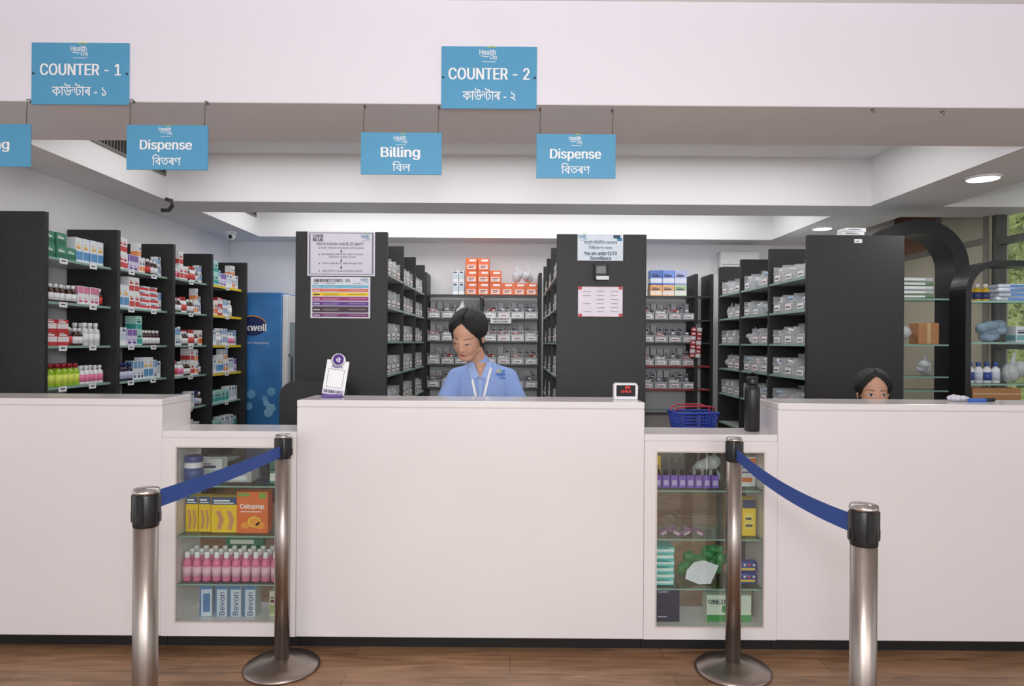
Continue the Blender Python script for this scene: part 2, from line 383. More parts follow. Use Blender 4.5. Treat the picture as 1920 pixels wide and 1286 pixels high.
CA={
 'green':carton(.085,.1,.075,(70,135,110),(50,110,90),(220,230,220)),
 'whiteblue':carton(.06,.07,.15,(225,232,238),(90,150,200),(230,180,90),0),
 'pinkwhite':carton(.05,.06,.11,WH,(215,130,165),(200,80,130),1),
 'redwhite':carton(.06,.08,.105,WH,(200,70,65),(200,40,40),0),
 'white':carton(.055,.07,.12,WH,(200,215,225),(70,90,140),2),
 'orangewhite':carton(.06,.08,.12,(240,232,225),(230,120,60),(90,60,60),0),
 'teal':carton(.07,.08,.1,(170,215,205),(60,160,150),(30,90,90),0),
 'red':carton(.10,.10,.075,(190,55,60),(225,220,220),(230,230,230),2),
 'lav':carton(.055,.07,.11,(215,205,230),(130,100,170),(90,60,140),1),
 'yellow':carton(.07,.08,.09,(230,200,70),(40,70,130),(30,40,90),0),
 'blue':carton(.07,.08,.1,(70,110,175),(220,225,235),(230,230,235),2),
 'flat':carton(.12,.12,.04,WH,(215,60,70),(50,60,120),2),
 'small':carton(.05,.05,.07,WH,(150,180,215),(60,60,120),2),
 'thin':carton(.03,.06,.10,WH,(235,150,90),(60,60,120),0),
 'slim':carton(.035,.06,.13,(222,228,234),(120,160,200),(60,60,120),1),
}
BO={
 'brown':bottle(.021,.105,(58,28,16),(225,225,228),(235,235,235)),
 'brownred':bottle(.021,.11,(52,22,16),(205,60,60),(235,235,235)),
 'lime':bottle(.025,.13,(150,190,40),(210,225,90),(150,30,50)),
 'pink':bottle(.022,.11,WH,(225,120,160),(235,235,238)),
 'clear':bottle(.025,.14,(205,208,210),(225,228,230),(240,240,240)),
 'dark':bottle(.022,.12,(35,28,45),(190,195,220),(40,50,110)),
 'whitered':bottle(.023,.12,WH,(200,70,70),(200,60,60)),
}
def place(me,kind,x,y,z,rz,group,label):
    return put('medicine_bottle' if kind=='b' else 'medicine_carton',me,loc=(x,y,z),rot=(0,0,rz),label=label,cat='bottle' if kind=='b' else 'box',group=group)
CL={'green':'green printed medicine carton on a rack shelf','whiteblue':'tall white and blue medicine carton on a rack shelf','pinkwhite':'white medicine carton with pink band','redwhite':'white medicine carton with red band','white':'plain white medicine carton with small print','orangewhite':'white and orange medicine carton','teal':'pale teal medicine carton','red':'red medicine carton with pale band','lav':'lavender and white medicine carton','yellow':'yellow carton with dark blue band','blue':'blue carton with white band','flat':'flat white carton with red stripe','small':'small white carton with pale blue band','thin':'thin white carton with orange band','slim':'slim pale carton with blue top band'}
BL={'brown':'brown syrup bottle with white label and cap','brownred':'brown syrup bottle with red label','lime':'lime green bottle with dark red cap','pink':'white bottle with pink label','clear':'translucent bottle with pale label','dark':'dark bottle with blue cap','whitered':'white bottle with red label and cap'}
def dims(me): return (max(v.co.x for v in me.vertices),max(v.co.y for v in me.vertices),max(v.co.z for v in me.vertices))
def rack(name,panels,x0,x1,zt,shelves,center=None,lab='',edge=None,tk=.035,xf=None):
    o=None
    for i,y in enumerate(panels):
        xx=xf(y) if xf else x1
        b=B(); b.box(x0,xx,y,y+tk,0,zt,0,.002)
        if o is None: o=mk(name,b,[M_BLK],label=lab,cat='shelving rack')
        else: mk('upright_panel',b,[M_BLK],parent=o)
    for i in range(len(panels)-1):
        for k,z in enumerate(shelves):
            b=B(); a,c=panels[i]+tk,panels[i+1]
            xx=xf(a) if xf else x1
            b.box(x0+.002,xx-.002,a,c,z-.012,z,0)
            em=2 if edge and (i,k) in edge else 1
            b.box(x0,x0+.002,a,c,z-.013,z+.001,em); b.box(xx-.002,xx,a,c,z-.013 if em==1 else z-.02,z+.001,em)
            mk('shelf',b,[C(196,204,204,.25),M_EDGE,C(225,195,50)],parent=o)
    if center is not None:
        b=B(); b.box(center-.006,center+.006,panels[0]+tk,panels[-1],0.02,zt-.08); mk('back_panel',b,[C(200,203,206)],parent=o)
    return o
PN=[3.77,4.39,5.02,5.57,6.18]
SZ=[1.785,1.535,1.285,1.05,.80,.55,.28]
XF=lambda y: -2.585+.072*(y-3.77)
lr=rack('wall_shelving_rack',PN,-2.865,-2.5,2.03,SZ,lab='long black wall rack with pale glass shelves packed with medicines',edge={(3,0),(3,1),(3,2),(3,3)},xf=XF)
plan={
(0,0):['c:green']*3+['c:whiteblue']*4,(0,1):['b:brown']*3+['c:pinkwhite']*3+['b:brownred'],
(0,2):['c:red','c:red','b:brownred','b:brown','b:clear','b:clear','b:clear'],(0,3):['b:lime']*5+['b:pink']*5,
(1,0):['c:redwhite','c:lav','c:thin','b:brownred','b:brown','c:small'],(1,1):['c:whiteblue','c:redwhite','c:flat','c:flat','c:slim'],
(1,2):['c:white','c:lav','c:teal','b:brown','b:brown','b:brown'],(1,3):['b:dark','b:dark','c:slim','c:whiteblue','c:slim','c:white'],
(2,0):['b:pink','c:redwhite','b:brownred','b:whitered','b:brown','c:small'],(2,1):['b:brown','b:whitered','b:brown','c:thin','c:small'],
(2,2):['c:slim','b:clear','b:brown','b:whitered','b:brown','c:orangewhite'],(2,3):['b:whitered','b:pink','b:brown','c:redwhite','c:thin','b:dark'],
(3,0):['c:teal','c:slim','c:lav','c:white','c:thin','c:white'],(3,1):['c:orangewhite','c:red','c:small','b:clear','c:flat'],
(3,2):['c:white','b:clear','c:small','b:pink','c:slim'],(3,3):['c:white','c:whiteblue','c:thin','c:white','c:lav'],
(0,4):['c:white']*6,(1,4):['b:pink']*7,(2,4):['b:brown','b:dark','b:brown','c:white','b:dark','b:brown'],(3,4):['c:teal','c:teal','c:teal','c:white','c:white'],
(2,5):['c:white','c:teal','c:whiteblue','c:white','c:red'],(3,5):['c:teal','c:teal','c:white','c:white','c:teal'],
}
for (bay,sh),seq in plan.items():
    y0=PN[bay]+.042; y1=PN[bay+1]-.006; y=y0; g='medicines on the long wall rack'
    while True:
        s=seq[min(len(seq)-1,int((y-y0)/(y1-y0)*len(seq)))]
        k,nm=s.split(':'); me=(CA if k=='c' else BO)[nm]; wid,dep,hh=dims(me)
        if y+2*wid>y1: break
        yc=y+wid; y+=2*wid+random.uniform(.002,.006)
        lab=(CL if k=='c' else BL)[nm]
        x=XF(PN[bay])-.016-dep-random.uniform(0,.012)
        place(me,k,x,yc,SZ[sh]+.001,math.pi/2,g,lab)
        if sh>3: continue
        if k=='c' and hh<.11 and 2*hh<.21 and random.random()<.8: place(me,k,x-.004,yc,SZ[sh]+.002+hh,math.pi/2,g,lab)
        if nm=='flat':
            for q in (2,3): place(me,k,x-.004*q,yc,SZ[sh]+.002+hh*q+.001*q,math.pi/2,g,lab)
        if k=='b' and bay<3: place(me,k,x-.052-random.uniform(0,.008),yc,SZ[sh]+.001,math.pi/2,g,lab)
b=B(); b.box(0,.0015,-.035,.035,-.03,0,0); b.box(.0015,.002,-.02,.018,-.018,-.010,1); tagm=b.mesh('price_tag',[M_PAPER,C(60,60,80)])
for bay in range(4):
    for sh in range(5):
        for fy in ((.25,.7) if bay<2 else (.5,)):
            y=PN[bay]+(PN[bay+1]-PN[bay])*fy
            put('price_tag',tagm,loc=(XF(PN[bay]+.035)+.0005,y,SZ[sh]+.002),parent=lr)
PM=[4.4,5.05,5.68,6.27]; SM=[1.765,1.55,1.325,1.105,.88,.62]
xa0,xa1=W(553,640,4.4).x,W(725,640,4.4).x
xb0,xb1=W(1043,640,4.4).x,W(1211,640,4.4).x
xd0,xd1=W(1522,640,4.4).x,W(1695,640,4.4).x
rack('shelving_rack',PM,xa0,xa1,2.03,SM,center=(xa0+xa1)/2,lab='black rack with notices taped on its end panel')
rack('shelving_rack',PM,xb0,xb1,2.025,SM,center=(xb0+xb1)/2,lab='black rack with a camera notice on its end panel')
rack('shelving_rack',PM,xd0-.03,xd1,2.03,SM,center=(xd0+xd1)/2,lab='black rack with plain end panel and a box on top')
BH=.122
binA=[binmesh(.165,.17,BH),binmesh(.165,.17,BH,(250,235,235)),binmesh(.165,.17,BH*.85)]
SP=[[(225,226,230),(240,240,242),(195,198,205)],[(240,240,242),(222,196,200),(210,213,220)],[(215,218,225),(176,196,220),(240,240,240)],[(205,207,214),(176,130,130),(240,240,240)],[(236,238,240),(210,214,220),(150,155,165)]]
stA=[[strips(.165,.17,h,c) for c in SP] for h in (BH,BH,BH*.85)]
BACK=[carton(.07,.06,.16,(228,229,232),(205,210,216),(110,110,130),2),carton(.055,.06,.175,(215,218,222),(235,235,238),(90,90,120),1),carton(.09,.06,.15,(236,236,238),(215,190,192),(140,80,80),0),carton(.08,.06,.145,(200,204,212),(232,232,236),(80,80,110),2)]
bagm=[]
for k in range(3):
    b=B()
    for i in range(7): b.ell((random.uniform(-.05,.05),random.uniform(-.02,.02),random.uniform(.03,.06)),(random.uniform(.03,.06),random.uniform(.03,.04),random.uniform(.02,.045)),0,9,6)
    b.cap((0,0,.06),(.02,0,.13),.02,.004,0,8); b.ground()
    bagm.append(b.mesh('plastic_bag',[M_BAG]))
def bin_at(x,y,z,rz,g,bm=None,sm=None):
    if bm is None:
        i=random.randrange(3); bm=binA[i]; sm=random.choice(stA[i])
    put('storage_bin',bm,loc=(x,y,z+.001),rot=(0,0,rz),label='clear plastic storage bin holding blister packs',cat='storage bin',group=g)
    put('blister_packs',sm,loc=(x,y,z+.005),rot=(0,0,rz),label='heap of silver blister packs and small boxes in a clear bin',cat='medicine packs',group='packs in '+g,kind='stuff')
def fillrack(xedge,sgn,g,nb=3,back=True):
    rz_=math.pi/2 if sgn>0 else -math.pi/2
    for bay in range(3):
        for z in SM[:5]:
            y0,y1=PM[bay]+.045,PM[bay+1]-.01; st=(y1-y0)/nb
            for i in range(nb):
                if back and random.random()<.13:
                    put('plastic_bag',random.choice(bagm),loc=(xedge-sgn*.08,y0+st*(i+.5),z+.001),rot=(0,0,rz_),label='clear plastic packet of medicines bulging on the shelf',cat='bag',group='medicine bags on the wide aisle rack')
                else: bin_at(xedge-sgn*.105,y0+st*(i+.5),z,rz_,g)
                if back:
                    for dy in (-.048,.048):
                        place(random.choice(BACK),'c',xedge-sgn*.238,y0+st*(i+.5)+dy,z+.001,rz_,'pale cartons behind the bins','pale medicine carton standing behind a clear bin')
fillrack(xa1,1,'bins on the rack facing the aisle',back=False)
fillrack(xb0,-1,'bins on the opposite aisle rack',back=False)
fillrack(xd0-.03,-1,'bins on the wide aisle rack')
YBk=6.6
def backrack(x0,x1,divs,shz,lab,redk=(),low=None):
    b=B(); b.box(x0,x0+.03,YBk,6.93,0,2.0,0,.002); o=mk('wall_shelving_rack',b,[M_BLK],label=lab,cat='shelving rack')
    for x in divs:
        b=B(); b.box(x-.015,x+.015,YBk,6.93,0,1.76 if x==low else 2.0,0,.002); mk('upright_panel',b,[M_BLK],parent=o)
    xs=[x0+.015]+list(divs)
    for i in range(len(xs)-1):
        for k,z in enumerate(shz):
            b=B(); b.box(xs[i]+.015,xs[i+1]-.015,YBk+.003,6.93,z-.012,z); b.box(xs[i]+.015,xs[i+1]-.015,YBk,YBk+.003,z-.013,z+.001,1)
            mk('shelf',b,[C(196,204,204,.25),C(165,40,45) if k in redk else C(60,60,62)],parent=o)
SB=[1.785,1.555,1.335,1.11,.885,.66]
backrack(-.86,.27,[-.3,.27],SB,'black back wall rack with orange boxes on top shelf',low=-.3)
backrack(1.22,1.93,[1.78,1.93],SB,'black back wall rack with red-edged shelves and small bins',redk=(3,4))
b2=.105
binS=[binmesh(.125,.2,b2,(245,245,245)),binmesh(.125,.2,b2,(240,225,225))]
stS=[strips(.125,.2,b2,[(240,240,244),(222,150,145),(220,221,225)],18),strips(.125,.2,b2,[(240,240,242),(210,213,220),(205,70,65)],18),strips(.125,.2,b2,[(215,220,240),(240,240,242),(160,165,175)],18),strips(.125,.2,b2,[(225,226,230),(240,240,242),(200,203,210)],18)]
BK2=[carton(.06,.06,.16,WH,(220,150,145),(180,60,60),0),carton(.06,.06,.15,WH,(200,205,215),(80,80,120),2),carton(.055,.06,.17,(225,226,232),(236,236,238),(120,60,60),1),carton(.06,.06,.14,WH,(225,190,150),(100,80,80),2)]
for z in SB[1:5]:
    for sx,n in ((-.825,4),(-.28,4),(1.245,4)):
        for i in range(n):
            if z==SB[1] and sx==-.825 and i==2: continue
            xx=sx+.066+i*.134+(.004 if sx>1 else 0)
            bin_at(xx,6.72,z,0,'small bins on the back wall rack',random.choice(binS),random.choice(stS))
            for dx in (-.033,.033):
                if random.random()<.85: place(random.choice(BK2),'c',xx+dx,6.865,z+.001,0,'cartons behind the small bins','small medicine carton behind a clear bin')
ob=B(); ob.box(-.056,.056,-.06,.06,0,.118,0,.002); ob.quad(-.04,.04,.012,.055,-.0606,1); ob.quad(-.03,.02,.022,.030,-.0609,2); ob.quad(-.03,.03,.036,.046,-.0609,2)
ob.quad(-.02,.045,.085,.105,-.0606,1)
om=ob.mesh('carton',[C(226,108,62),C(238,226,222),C(150,70,60)])
for row,(n,st) in enumerate(((6,0),(3,0),(2,0))):
    for i in range(n):
        put('orange_carton',om,loc=(-.40+i*.117,6.70,1.786+row*.1195),label='square orange carton with white label stacked on the top shelf',cat='box',group='orange cartons on the back rack')
for i in range(4): place(CA['white'],'c',-.555+(i%2)*.06,6.7,1.786+(i//2)*.121,0,'white cartons on back rack','white carton beside the orange cartons')
for i in range(2): put('plastic_bag',bagm[i],loc=(.04+.12*i,6.7,1.786+.12),rot=(0,0,.4),label='crumpled clear plastic bag on top of orange cartons',cat='bag',group='bags on orange cartons').scale=(.8,.8,1.3)
for i,(c1,c2) in enumerate((((225,170,120),(240,225,210)),((230,185,140),(235,220,220)),((185,210,170),(235,235,235)))):
    me=carton(.115,.12,.11,c1,c2); put('carton',me,loc=(1.40+i*.119,6.7,1.786),label='pastel square carton on the top shelf',cat='box',group='pastel cartons on back rack')
    c1=((90,120,190),(120,150,220),(175,185,225))[i]; me=carton(.115,.12,.14,c1,(220,225,240))
    put('carton',me,loc=(1.40+i*.119,6.7,1.786+.1115),label='blue and white carton stacked on a pastel carton',cat='box',group='blue cartons on back rack')
for i in range(2): place(CA['white'],'c',1.29,6.7+.09*i,1.786,0,'cartons on top shelf of back rack',CL['white'])
b=B(); b.box(-.1,.1,0,.004,-.03,.03); text(b,'EMERGENCY',0,.013,.17,.016,-.001,1,True); text(b,'MEDICINE',0,-.012,.14,.016,-.001,1,True)
mk('shelf_label',b,[M_PAPER,M_INK],loc=(-.11,YBk-.0045,1.538),label='white paper shelf label with black lettering',cat='label')
b=B()
for i in range(7):
    for j in (-1,1):
        b.box(j*.027-.024,j*.027+.024,-.010-.001*i,.006,-.042*i-.039,-.042*i,(i+j)%3%2,.003); b.quad(j*.027-.015,j*.027+.015,-.042*i-.026,-.042*i-.012,-.0175,2)
b.tube([(0,0,.03),(0,0,0)],.002,6,2)
mk('hanging_sachet_strip',b,[C(176,60,66),C(205,196,200),C(235,230,232)],loc=(1.78,6.585,1.48),rot=(0,.06,0),label='strip of red and white sachets hanging from the rack',cat='medicine sachets')
p1=W(1580,432,4.6)
for i in range(2):
    put('carton',carton(.14,.1,.026,WH,(200,205,210)),loc=(p1.x+.01*i,4.5,2.0315+.0275*i),rot=(0,0,.1*i),label='flat white carton lying on top of the black rack',cat='box',group='cartons on rack top')
q=W(1609,452,4.4); b=B(); b.box(-.025,.025,-.0012,0,-.012,.012); b.quad(-.018,.01,-.004,.002,-.0016,1)
mk('sticker',b,[M_PAPER,C(120,120,130)],loc=(q.x,4.3995,q.z),label='small white sticker on the dark rack end panel',cat='label')
b=B(); b.box(-.2,.2,-.12,0,-.1,.1,0,.02,3); b.box(-.18,.18,-.122,-.12,-.08,-.06,1); b.box(-.18,.18,-.121,-.12,-.04,-.035,1)
mk('air_conditioner',b,[C(225,226,228),C(80,80,84)],loc=(2.28,6.9495,2.16),label='small white wall mounted air conditioner above the rack',cat='air conditioner')
# ------------------------------------------------------------ arch racks
def arch(x0,x1,y0,y1,zt,R,t,shz,lab):
    def path(o):
        P=[(x0+o,0)]
        for k in range(15): a=math.pi-math.pi/2*k/14; P.append((x0+R+(R-o)*math.cos(a),zt-R+(R-o)*math.sin(a)))
        for k in range(15): a=math.pi/2-math.pi/2*k/14; P.append((x1-R+(R-o)*math.cos(a),zt-R+(R-o)*math.sin(a)))
        P.append((x1-o,0)); return P
    A=path(0);I=path(t);n=len(A);b=B()
    vs=[(x,y0,z) for x,z in A]+[(x,y0,z) for x,z in I]+[(x,y1,z) for x,z in A]+[(x,y1,z) for x,z in I]; fs=[]
    for i in range(n-1):
        fs+=[(i,n+i,n+i+1,i+1),(2*n+i,2*n+i+1,3*n+i+1,3*n+i),(i,i+1,2*n+i+1,2*n+i),(n+i,3*n+i,3*n+i+1,n+i+1)]
    fs+=[(0,2*n,3*n,n),(n-1,2*n-1,4*n-1,3*n-1)]
    b.add(vs,fs,0)
    o=mk('arched_shelving_rack',b,[M_BLK2],label=lab,cat='shelving rack')
    for z in shz:
        b=B(); b.box(x0+t,x1-t,y0+.01,y1-.005,z-.01,z,0); b.box(x0+t,x1-t,y0+.006,y0+.01,z-.011,z+.001,1); mk('shelf',b,[M_SHELF,M_EDGE],parent=o)
    return o
arch(2.575,3.28,4.9,5.14,2.225,.34,.10,[1.66,1.33,1.10,1.0,.7],'tall black arched rack with curved top corner and glass shelves')
arch(2.79,3.64,4.2,4.36,1.85,.20,.035,[1.60,1.345,1.09,.93],'lower black arched rack holding blue packets and bottles')
def bx(w,d,h,c,c2,loc,lab,rz=0,name='carton'): return put(name,carton(w,d,h,c,c2),loc=loc,rot=(0,0,rz),label=lab,cat='box')
b=B(); b.box(-.075,.075,-.06,.06,0,.155,0,.003); b.quad(-.012,.012,.005,.15,-.0606,1)
mk('cardboard_box',b,[M_CARD,C(200,170,130)],loc=(3.01,4.99,1.331),label='small brown cardboard box on the arched rack shelf',cat='box')
for i,(x,z) in enumerate(((2.82,1.331),(2.78,1.101),(3.02,1.101))):
    put('plastic_bag',bagm[i%3],loc=(x,5.0,z),rot=(0,0,.3*i),label='clear plastic packet bag on the arched rack',cat='bag',group='plastic packets on arched rack').scale=(1.2,1,1.3)
M_PK=mat('green_packet',(120,150,120),.3,alpha=.8,bump=.4)
for i in range(5):
    b=B(); b.box(-.17,.17,-.09,.09,0,.03,0,.012,3); b.box(-.1,.1,-.091,-.09,.008,.022,1)
    mk('sealed_packet',b,[(M_PK,M_BAG,C(205,212,210),M_PK,M_BAG)[i],C(225,228,228)],loc=(2.88,5.02,1.661+.031*i),rot=(0,0,.03*i),label='flat plastic wrapped packet stacked on the arched rack',cat='packet',group='sealed packets')
for i in range(3): place(bottle(.024,.11,(225,190,60),(60,70,120),(230,230,235)),'b',2.86+.052*i,4.28,1.601,0,'yellow bottles on arched rack','yellow bottle with blue label and white cap')
M_PKB=mat('blue_white_packet',(205,215,228),.35,var=.2,scale=9,bump=.4)
for c,(px_,n_) in enumerate(((3.13,4),(3.42,6))):
    for i in range(n_):
        b=B(); b.box(-.13,.13,-.06,.06,0,.026,0,.011,3); b.box(-.06,.05,-.061,-.06,.006,.02,1)
        mk('sealed_packet',b,[M_PKB,C(90,140,205)],loc=(px_+.01*(i%2),4.285,1.601+.027*i),rot=(0,.0,.05*(i%3)),label='blue and white wrapped packet stacked on a glass shelf',cat='packet',group='blue white packets')
b=B()
for i in range(14): b.ell((random.uniform(-.08,.08),random.uniform(-.02,.02),random.uniform(.03,.12)),(.045,.03,.03),0,9,6)
b.ground()
mk('blue_plastic_bundle',b,[mat('blue_film',(165,190,210),.3,var=.2,alpha=.65,bump=.5)],loc=(3.0,4.29,1.346),label='crumpled pale blue plastic bundle on the glass shelf',cat='bundle')
for i in range(4): bx(.09,.09,.1,(218,222,228),(120,175,180),(3.18+.1*i,4.29,1.346),'white box with teal stripe on the glass shelf')
for i in range(4): place(bottle(.025,.13,(232,233,238),((60,80,150),(200,205,220))[i%2],(60,90,160)),'b',2.87+.054*i,4.28,1.091,0,'blue capped bottles on arched rack','white bottle with blue cap on the glass shelf')
for i in range(3): put('plastic_bag',bagm[i],loc=(3.14+.16*i,4.29,1.091),rot=(0,0,.2*i),label='clear plastic bag bulging on the glass shelf',cat='bag',group='bags on arched rack').scale=(1.1,1,1.4)
b=B(); b.box(-.15,.15,-.06,.06,0,.13,0,.003); b.quad(-.15,.15,.09,.10,-.0606,1); text(b,'OIF',.06,.045,.08,.03,-.061,2,True)
mk('cardboard_box',b,[M_CARD,C(200,170,130),C(110,80,60)],loc=(3.0,4.28,.931),label='brown cardboard carton on the lowest visible rack shelf',cat='box')
# ------------------------------------------------------------ fridge
b=B(); fx0,fx1,fy0,fy1=-2.74,-2.12,6.28,6.86
b.box(fx0,fx1,fy0,fy1,.06,1.77,0,.01,2)
fr=mk('drinks_fridge',b,[mat('fridge_blue',(58,126,190),.3,var=.35,scale=2.0)],label='tall blue refrigerator with white framed glass door',cat='refrigerator')
b=B(); b.box(fx1+.001,fx1+.05,fy0+.01,fy1-.01,.1,1.75,0,.008,2); dr=mk('door',b,[C(228,230,232)],parent=fr)
b=B(); b.box(fx1+.0505,fx1+.053,fy0+.08,fy1-.08,.3,1.5); mk('door_glass',b,[C(110,135,140,.1)],parent=dr)
b=B(); b.tube([(fx1+.055,fy0+.04,.8),(fx1+.085,fy0+.04,.83),(fx1+.085,fy0+.04,1.17),(fx1+.055,fy0+.04,1.2)],.008); mk('handle',b,[C(60,60,62)],parent=dr)
for x in (fx0+.05,fx1-.05):
    for y in (fy0+.05,fy1-.05):
        b=B(); b.lathe([(.02,0),(.02,.062)],12,0,(x,y,0)); mk('leg',b,[M_BLK2],parent=fr)
b=B(); q=W(478,614,fy0)
for (r,mi,off,dz) in ((.125,1,0,.022),(.122,0,.001,.014)):
    pts=[(q.x-.02+r*math.cos(a*math.pi/16),fy0-.003-off,q.z+dz+r*.72*math.sin(a*math.pi/16)) for a in range(32)]; b.add(pts,[tuple(range(32))],mi)
text(b,'rockwell',q.x-.045,q.z,.32,.065,fy0-.006,2,True); text(b,'Refrigeration Company',q.x-.05,W(480,643,fy0).z,.36,.028,fy0-.003,2)
mk('logo',b,[C(20,40,95),C(225,150,50),M_WHT],parent=fr)
b=B()
for i in range(9):
    cx,cz=-2.35+random.uniform(-.1,.16),.72+random.uniform(-.1,.14); r=random.uniform(.02,.05)
    b.add([(cx+r*math.cos(a*math.pi/3+i),fy0-.002-.0004*i,cz+r*math.sin(a*math.pi/3+i)) for a in range(6)],[tuple(range(6))],i%2)
mk('ice_graphic',b,[C(110,170,215),C(140,190,225)],parent=fr)
b=B(); b.lathe([(.055,0),(.055,-.02),(.045,-.03)],24); cc=mk('security_camera',b,[C(232,232,235)],loc=(-2.6,6.3,ZB-.002),label='small white dome security camera under the ceiling beam',cat='security camera')
b=B(); b.ell((0,0,-.045),(.04,.04,.04)); mk('camera_housing',b,[C(228,228,230)],parent=cc)
b=B(); b.lathe([(.016,-.002),(.018,.006)],16,0,(.008,-.04,-.055),'y'); mk('lens',b,[M_BLK2],parent=cc)
b=B(); q=W(316,412,4.9)
b.tube([(q.x-.02,4.9,ZB+.0),(q.x+.02,4.9,ZB-.01),(q.x+.025,4.9,ZB-.05),(q.x,4.9,ZB-.08),(q.x-.05,4.9,ZB-.08)],.014,10)
mk('drain_pipe',b,[C(50,50,52)],label='short black drain pipe elbow below the ceiling beam',cat='pipe')
# ------------------------------------------------------------ signs
def logo(b,cx,cz,s,y,mi,gi):
    text(b,'Health',cx-.08*s,cz+.14*s,.95*s,.32*s,y,mi,True,k=.012); text(b,'City',cx+.27*s,cz-.18*s,.44*s,.30*s,y,mi,True,k=.012)
    b.add([(cx-.46*s,y,cz-.1*s),(cx-.02*s,y,cz-.16*s),(cx-.02*s,y,cz-.12*s),(cx-.46*s,y,cz-.06*s)],[(0,1,2,3)],mi)
    P=[(cx+(-.2+.7*k/8)*s,y,cz+(.36+.14*math.sin(math.pi*k/8))*s) for k in range(9)]+[(cx+(-.2+.7*k/8)*s,y,cz+(.36+.07*math.sin(math.pi*k/8))*s) for k in range(7,0,-1)]
    b.add(P,[tuple(range(len(P)))],gi)
    b.quad(cx-.4*s,cx+.4*s,cz-.44*s,cz-.41*s,y,mi)
def sign(x0,y0,x1,y1,d,lines,lab,wires=None,name='hanging_sign',logoq=None):
    a=W(x0,y0,d); c=W(x1,y1,d); cx,cz=(a.x+c.x)/2,(a.z+c.z)/2; w,h=c.x-a.x,a.z-c.z
    b=B(); b.box(-w/2,w/2,-.003,.003,-h/2,h/2,0,.001)
    o=mk(name,b,[M_SIGN],loc=(cx,d,cz),label=lab,cat='sign')
    b=B()
    for s,px,py,pw,ph,bold in lines:
        q=W(px,py,d); text(b,s,q.x-cx,q.z-cz,pw*d/F,ph*d/F,-.0042,0,bold,k=.024 if ord(s[0])<128 else .008)
    q=W(logoq[0],logoq[1],d); logo(b,q.x-cx,q.z-cz,logoq[2]*d/F,-.0042,0,1)
    mk('lettering',b,[M_WHT,C(170,200,70)],parent=o)
    if name=='hanging_sign':
        for wx,wy in wires:
            q=W(wx,wy,d); b=B(); X=q.x-cx; Z=q.z-cz
            b.tube([(X,.029,Z+.002),(X,.018,Z+.008),(X,0.0,Z),(X+.003,0,Z-.01),(X,0,(h/2+Z)/2),(X,0,h/2-.004)],.0018,6)
            b.lathe([(.006,-.005),(.006,.0)],10,0,(X,.03,Z),'y'); mk('hanging_wire',b,[C(95,88,84)],parent=o)
    else:
        for sx in (-1,1):
            b=B(); b.lathe([(.004,-.006),(.005,-.003)],10,0,(sx*(w/2-.008),0,0),'y'); mk('screw',b,[C(40,50,60)],parent=o)
    return o
sign(60,80,242,197,2.896,[('COUNTER - 1',152,131,152,22,True),('কাউন্টাৰ - ১',149,168,102,24,True)],'blue counter number one sign screwed on the white fascia',name='counter_sign',logoq=(151,96,32))
sign(828,87,1006,205,2.896,[('COUNTER - 2',917,139,152,22,True),('কাউন্টাৰ - ২',917,177,100,24,True)],'blue counter number two sign screwed on the white fascia',name='counter_sign',logoq=(917,103,32))
D=2.87
sign(238,234,390,319,D,[('Dispense',312,274,98,23,True),('িবতৰণ',313,300,54,20,True)],'blue dispense sign hanging on wires below the counter one sign',[(244,187),(384,190)],logoq=(312,246,24))
sign(677,248,828,328,D,[('Billing',751,288,74,24,True),('িবল',753,312,34,19,True)],'blue billing sign hanging on wires from the fascia',[(682,197),(822,199)],logoq=(752,262,24))
sign(1006,251,1154,335,D,[('Dispense',1079,291,96,23,True),('িবতৰণ',1079,316,54,20,True)],'blue dispense sign hanging on wires below the counter two sign',[(1013,202),(1149,204)],logoq=(1080,263,24))
sign(-92,232,58,313,D,[('Billing',-18,273,74,24,True),('িবল',-17,298,34,19,True)],'blue billing sign hanging on wires, partly cut off',[(-86,185),(50,187)],logoq=(-18,246,24))
for px,py in ((1636,205),(1767,209)):
    q=W(px,py,2.89); b=B(); b.tube([(0,.008,0),(0,-.01,0),(0,-.014,-.012),(0,-.006,-.016)],.002,6); b.lathe([(.005,.004),(.005,.009)],10,0,(0,0,0),'y')
    mk('wall_hook',b,[C(110,104,100)],loc=(q.x,2.89,q.z),label='small bare metal hook on the white fascia',cat='hook')
def sheet(name,x0,y0,x1,y1,d,lab,fn,mats,base=0,th=.003):
    a=W(x0,y0,d); c=W(x1,y1,d); cx,cz=(a.x+c.x)/2,(a.z+c.z)/2; w,h=c.x-a.x,a.z-c.z
    b=B(); b.box(-w/2,w/2,-th,0,-h/2,h/2,0)
    o=mk(name,b,[mats[base]],loc=(cx,d-.0005,cz),label=lab,cat='notice')
    b=B()
    def t(s,px,py,pw,ph,mi=1,bold=False): q=W(px,py,d); text(b,s,q.x-cx,q.z-cz,pw*d/F if pw else None,ph*d/F if ph else None,-th-.0014,mi,bold)
    def r(px0,py0,px1,py1,mi,o=.0005):
        q=W(px0,py0,d);e=W(px1,py1,d); b.quad(q.x-cx,e.x-cx,e.z-cz,q.z-cz,-th-o,mi)
    def lg(px,py,s,mi,gi): q=W(px,py,d); logo(b,q.x-cx,q.z-cz,s*d/F,-th-.0012,mi,gi)
    fn(t,r,lg); mk('printing',b,mats,parent=o)
M_GR=C(200,203,206)
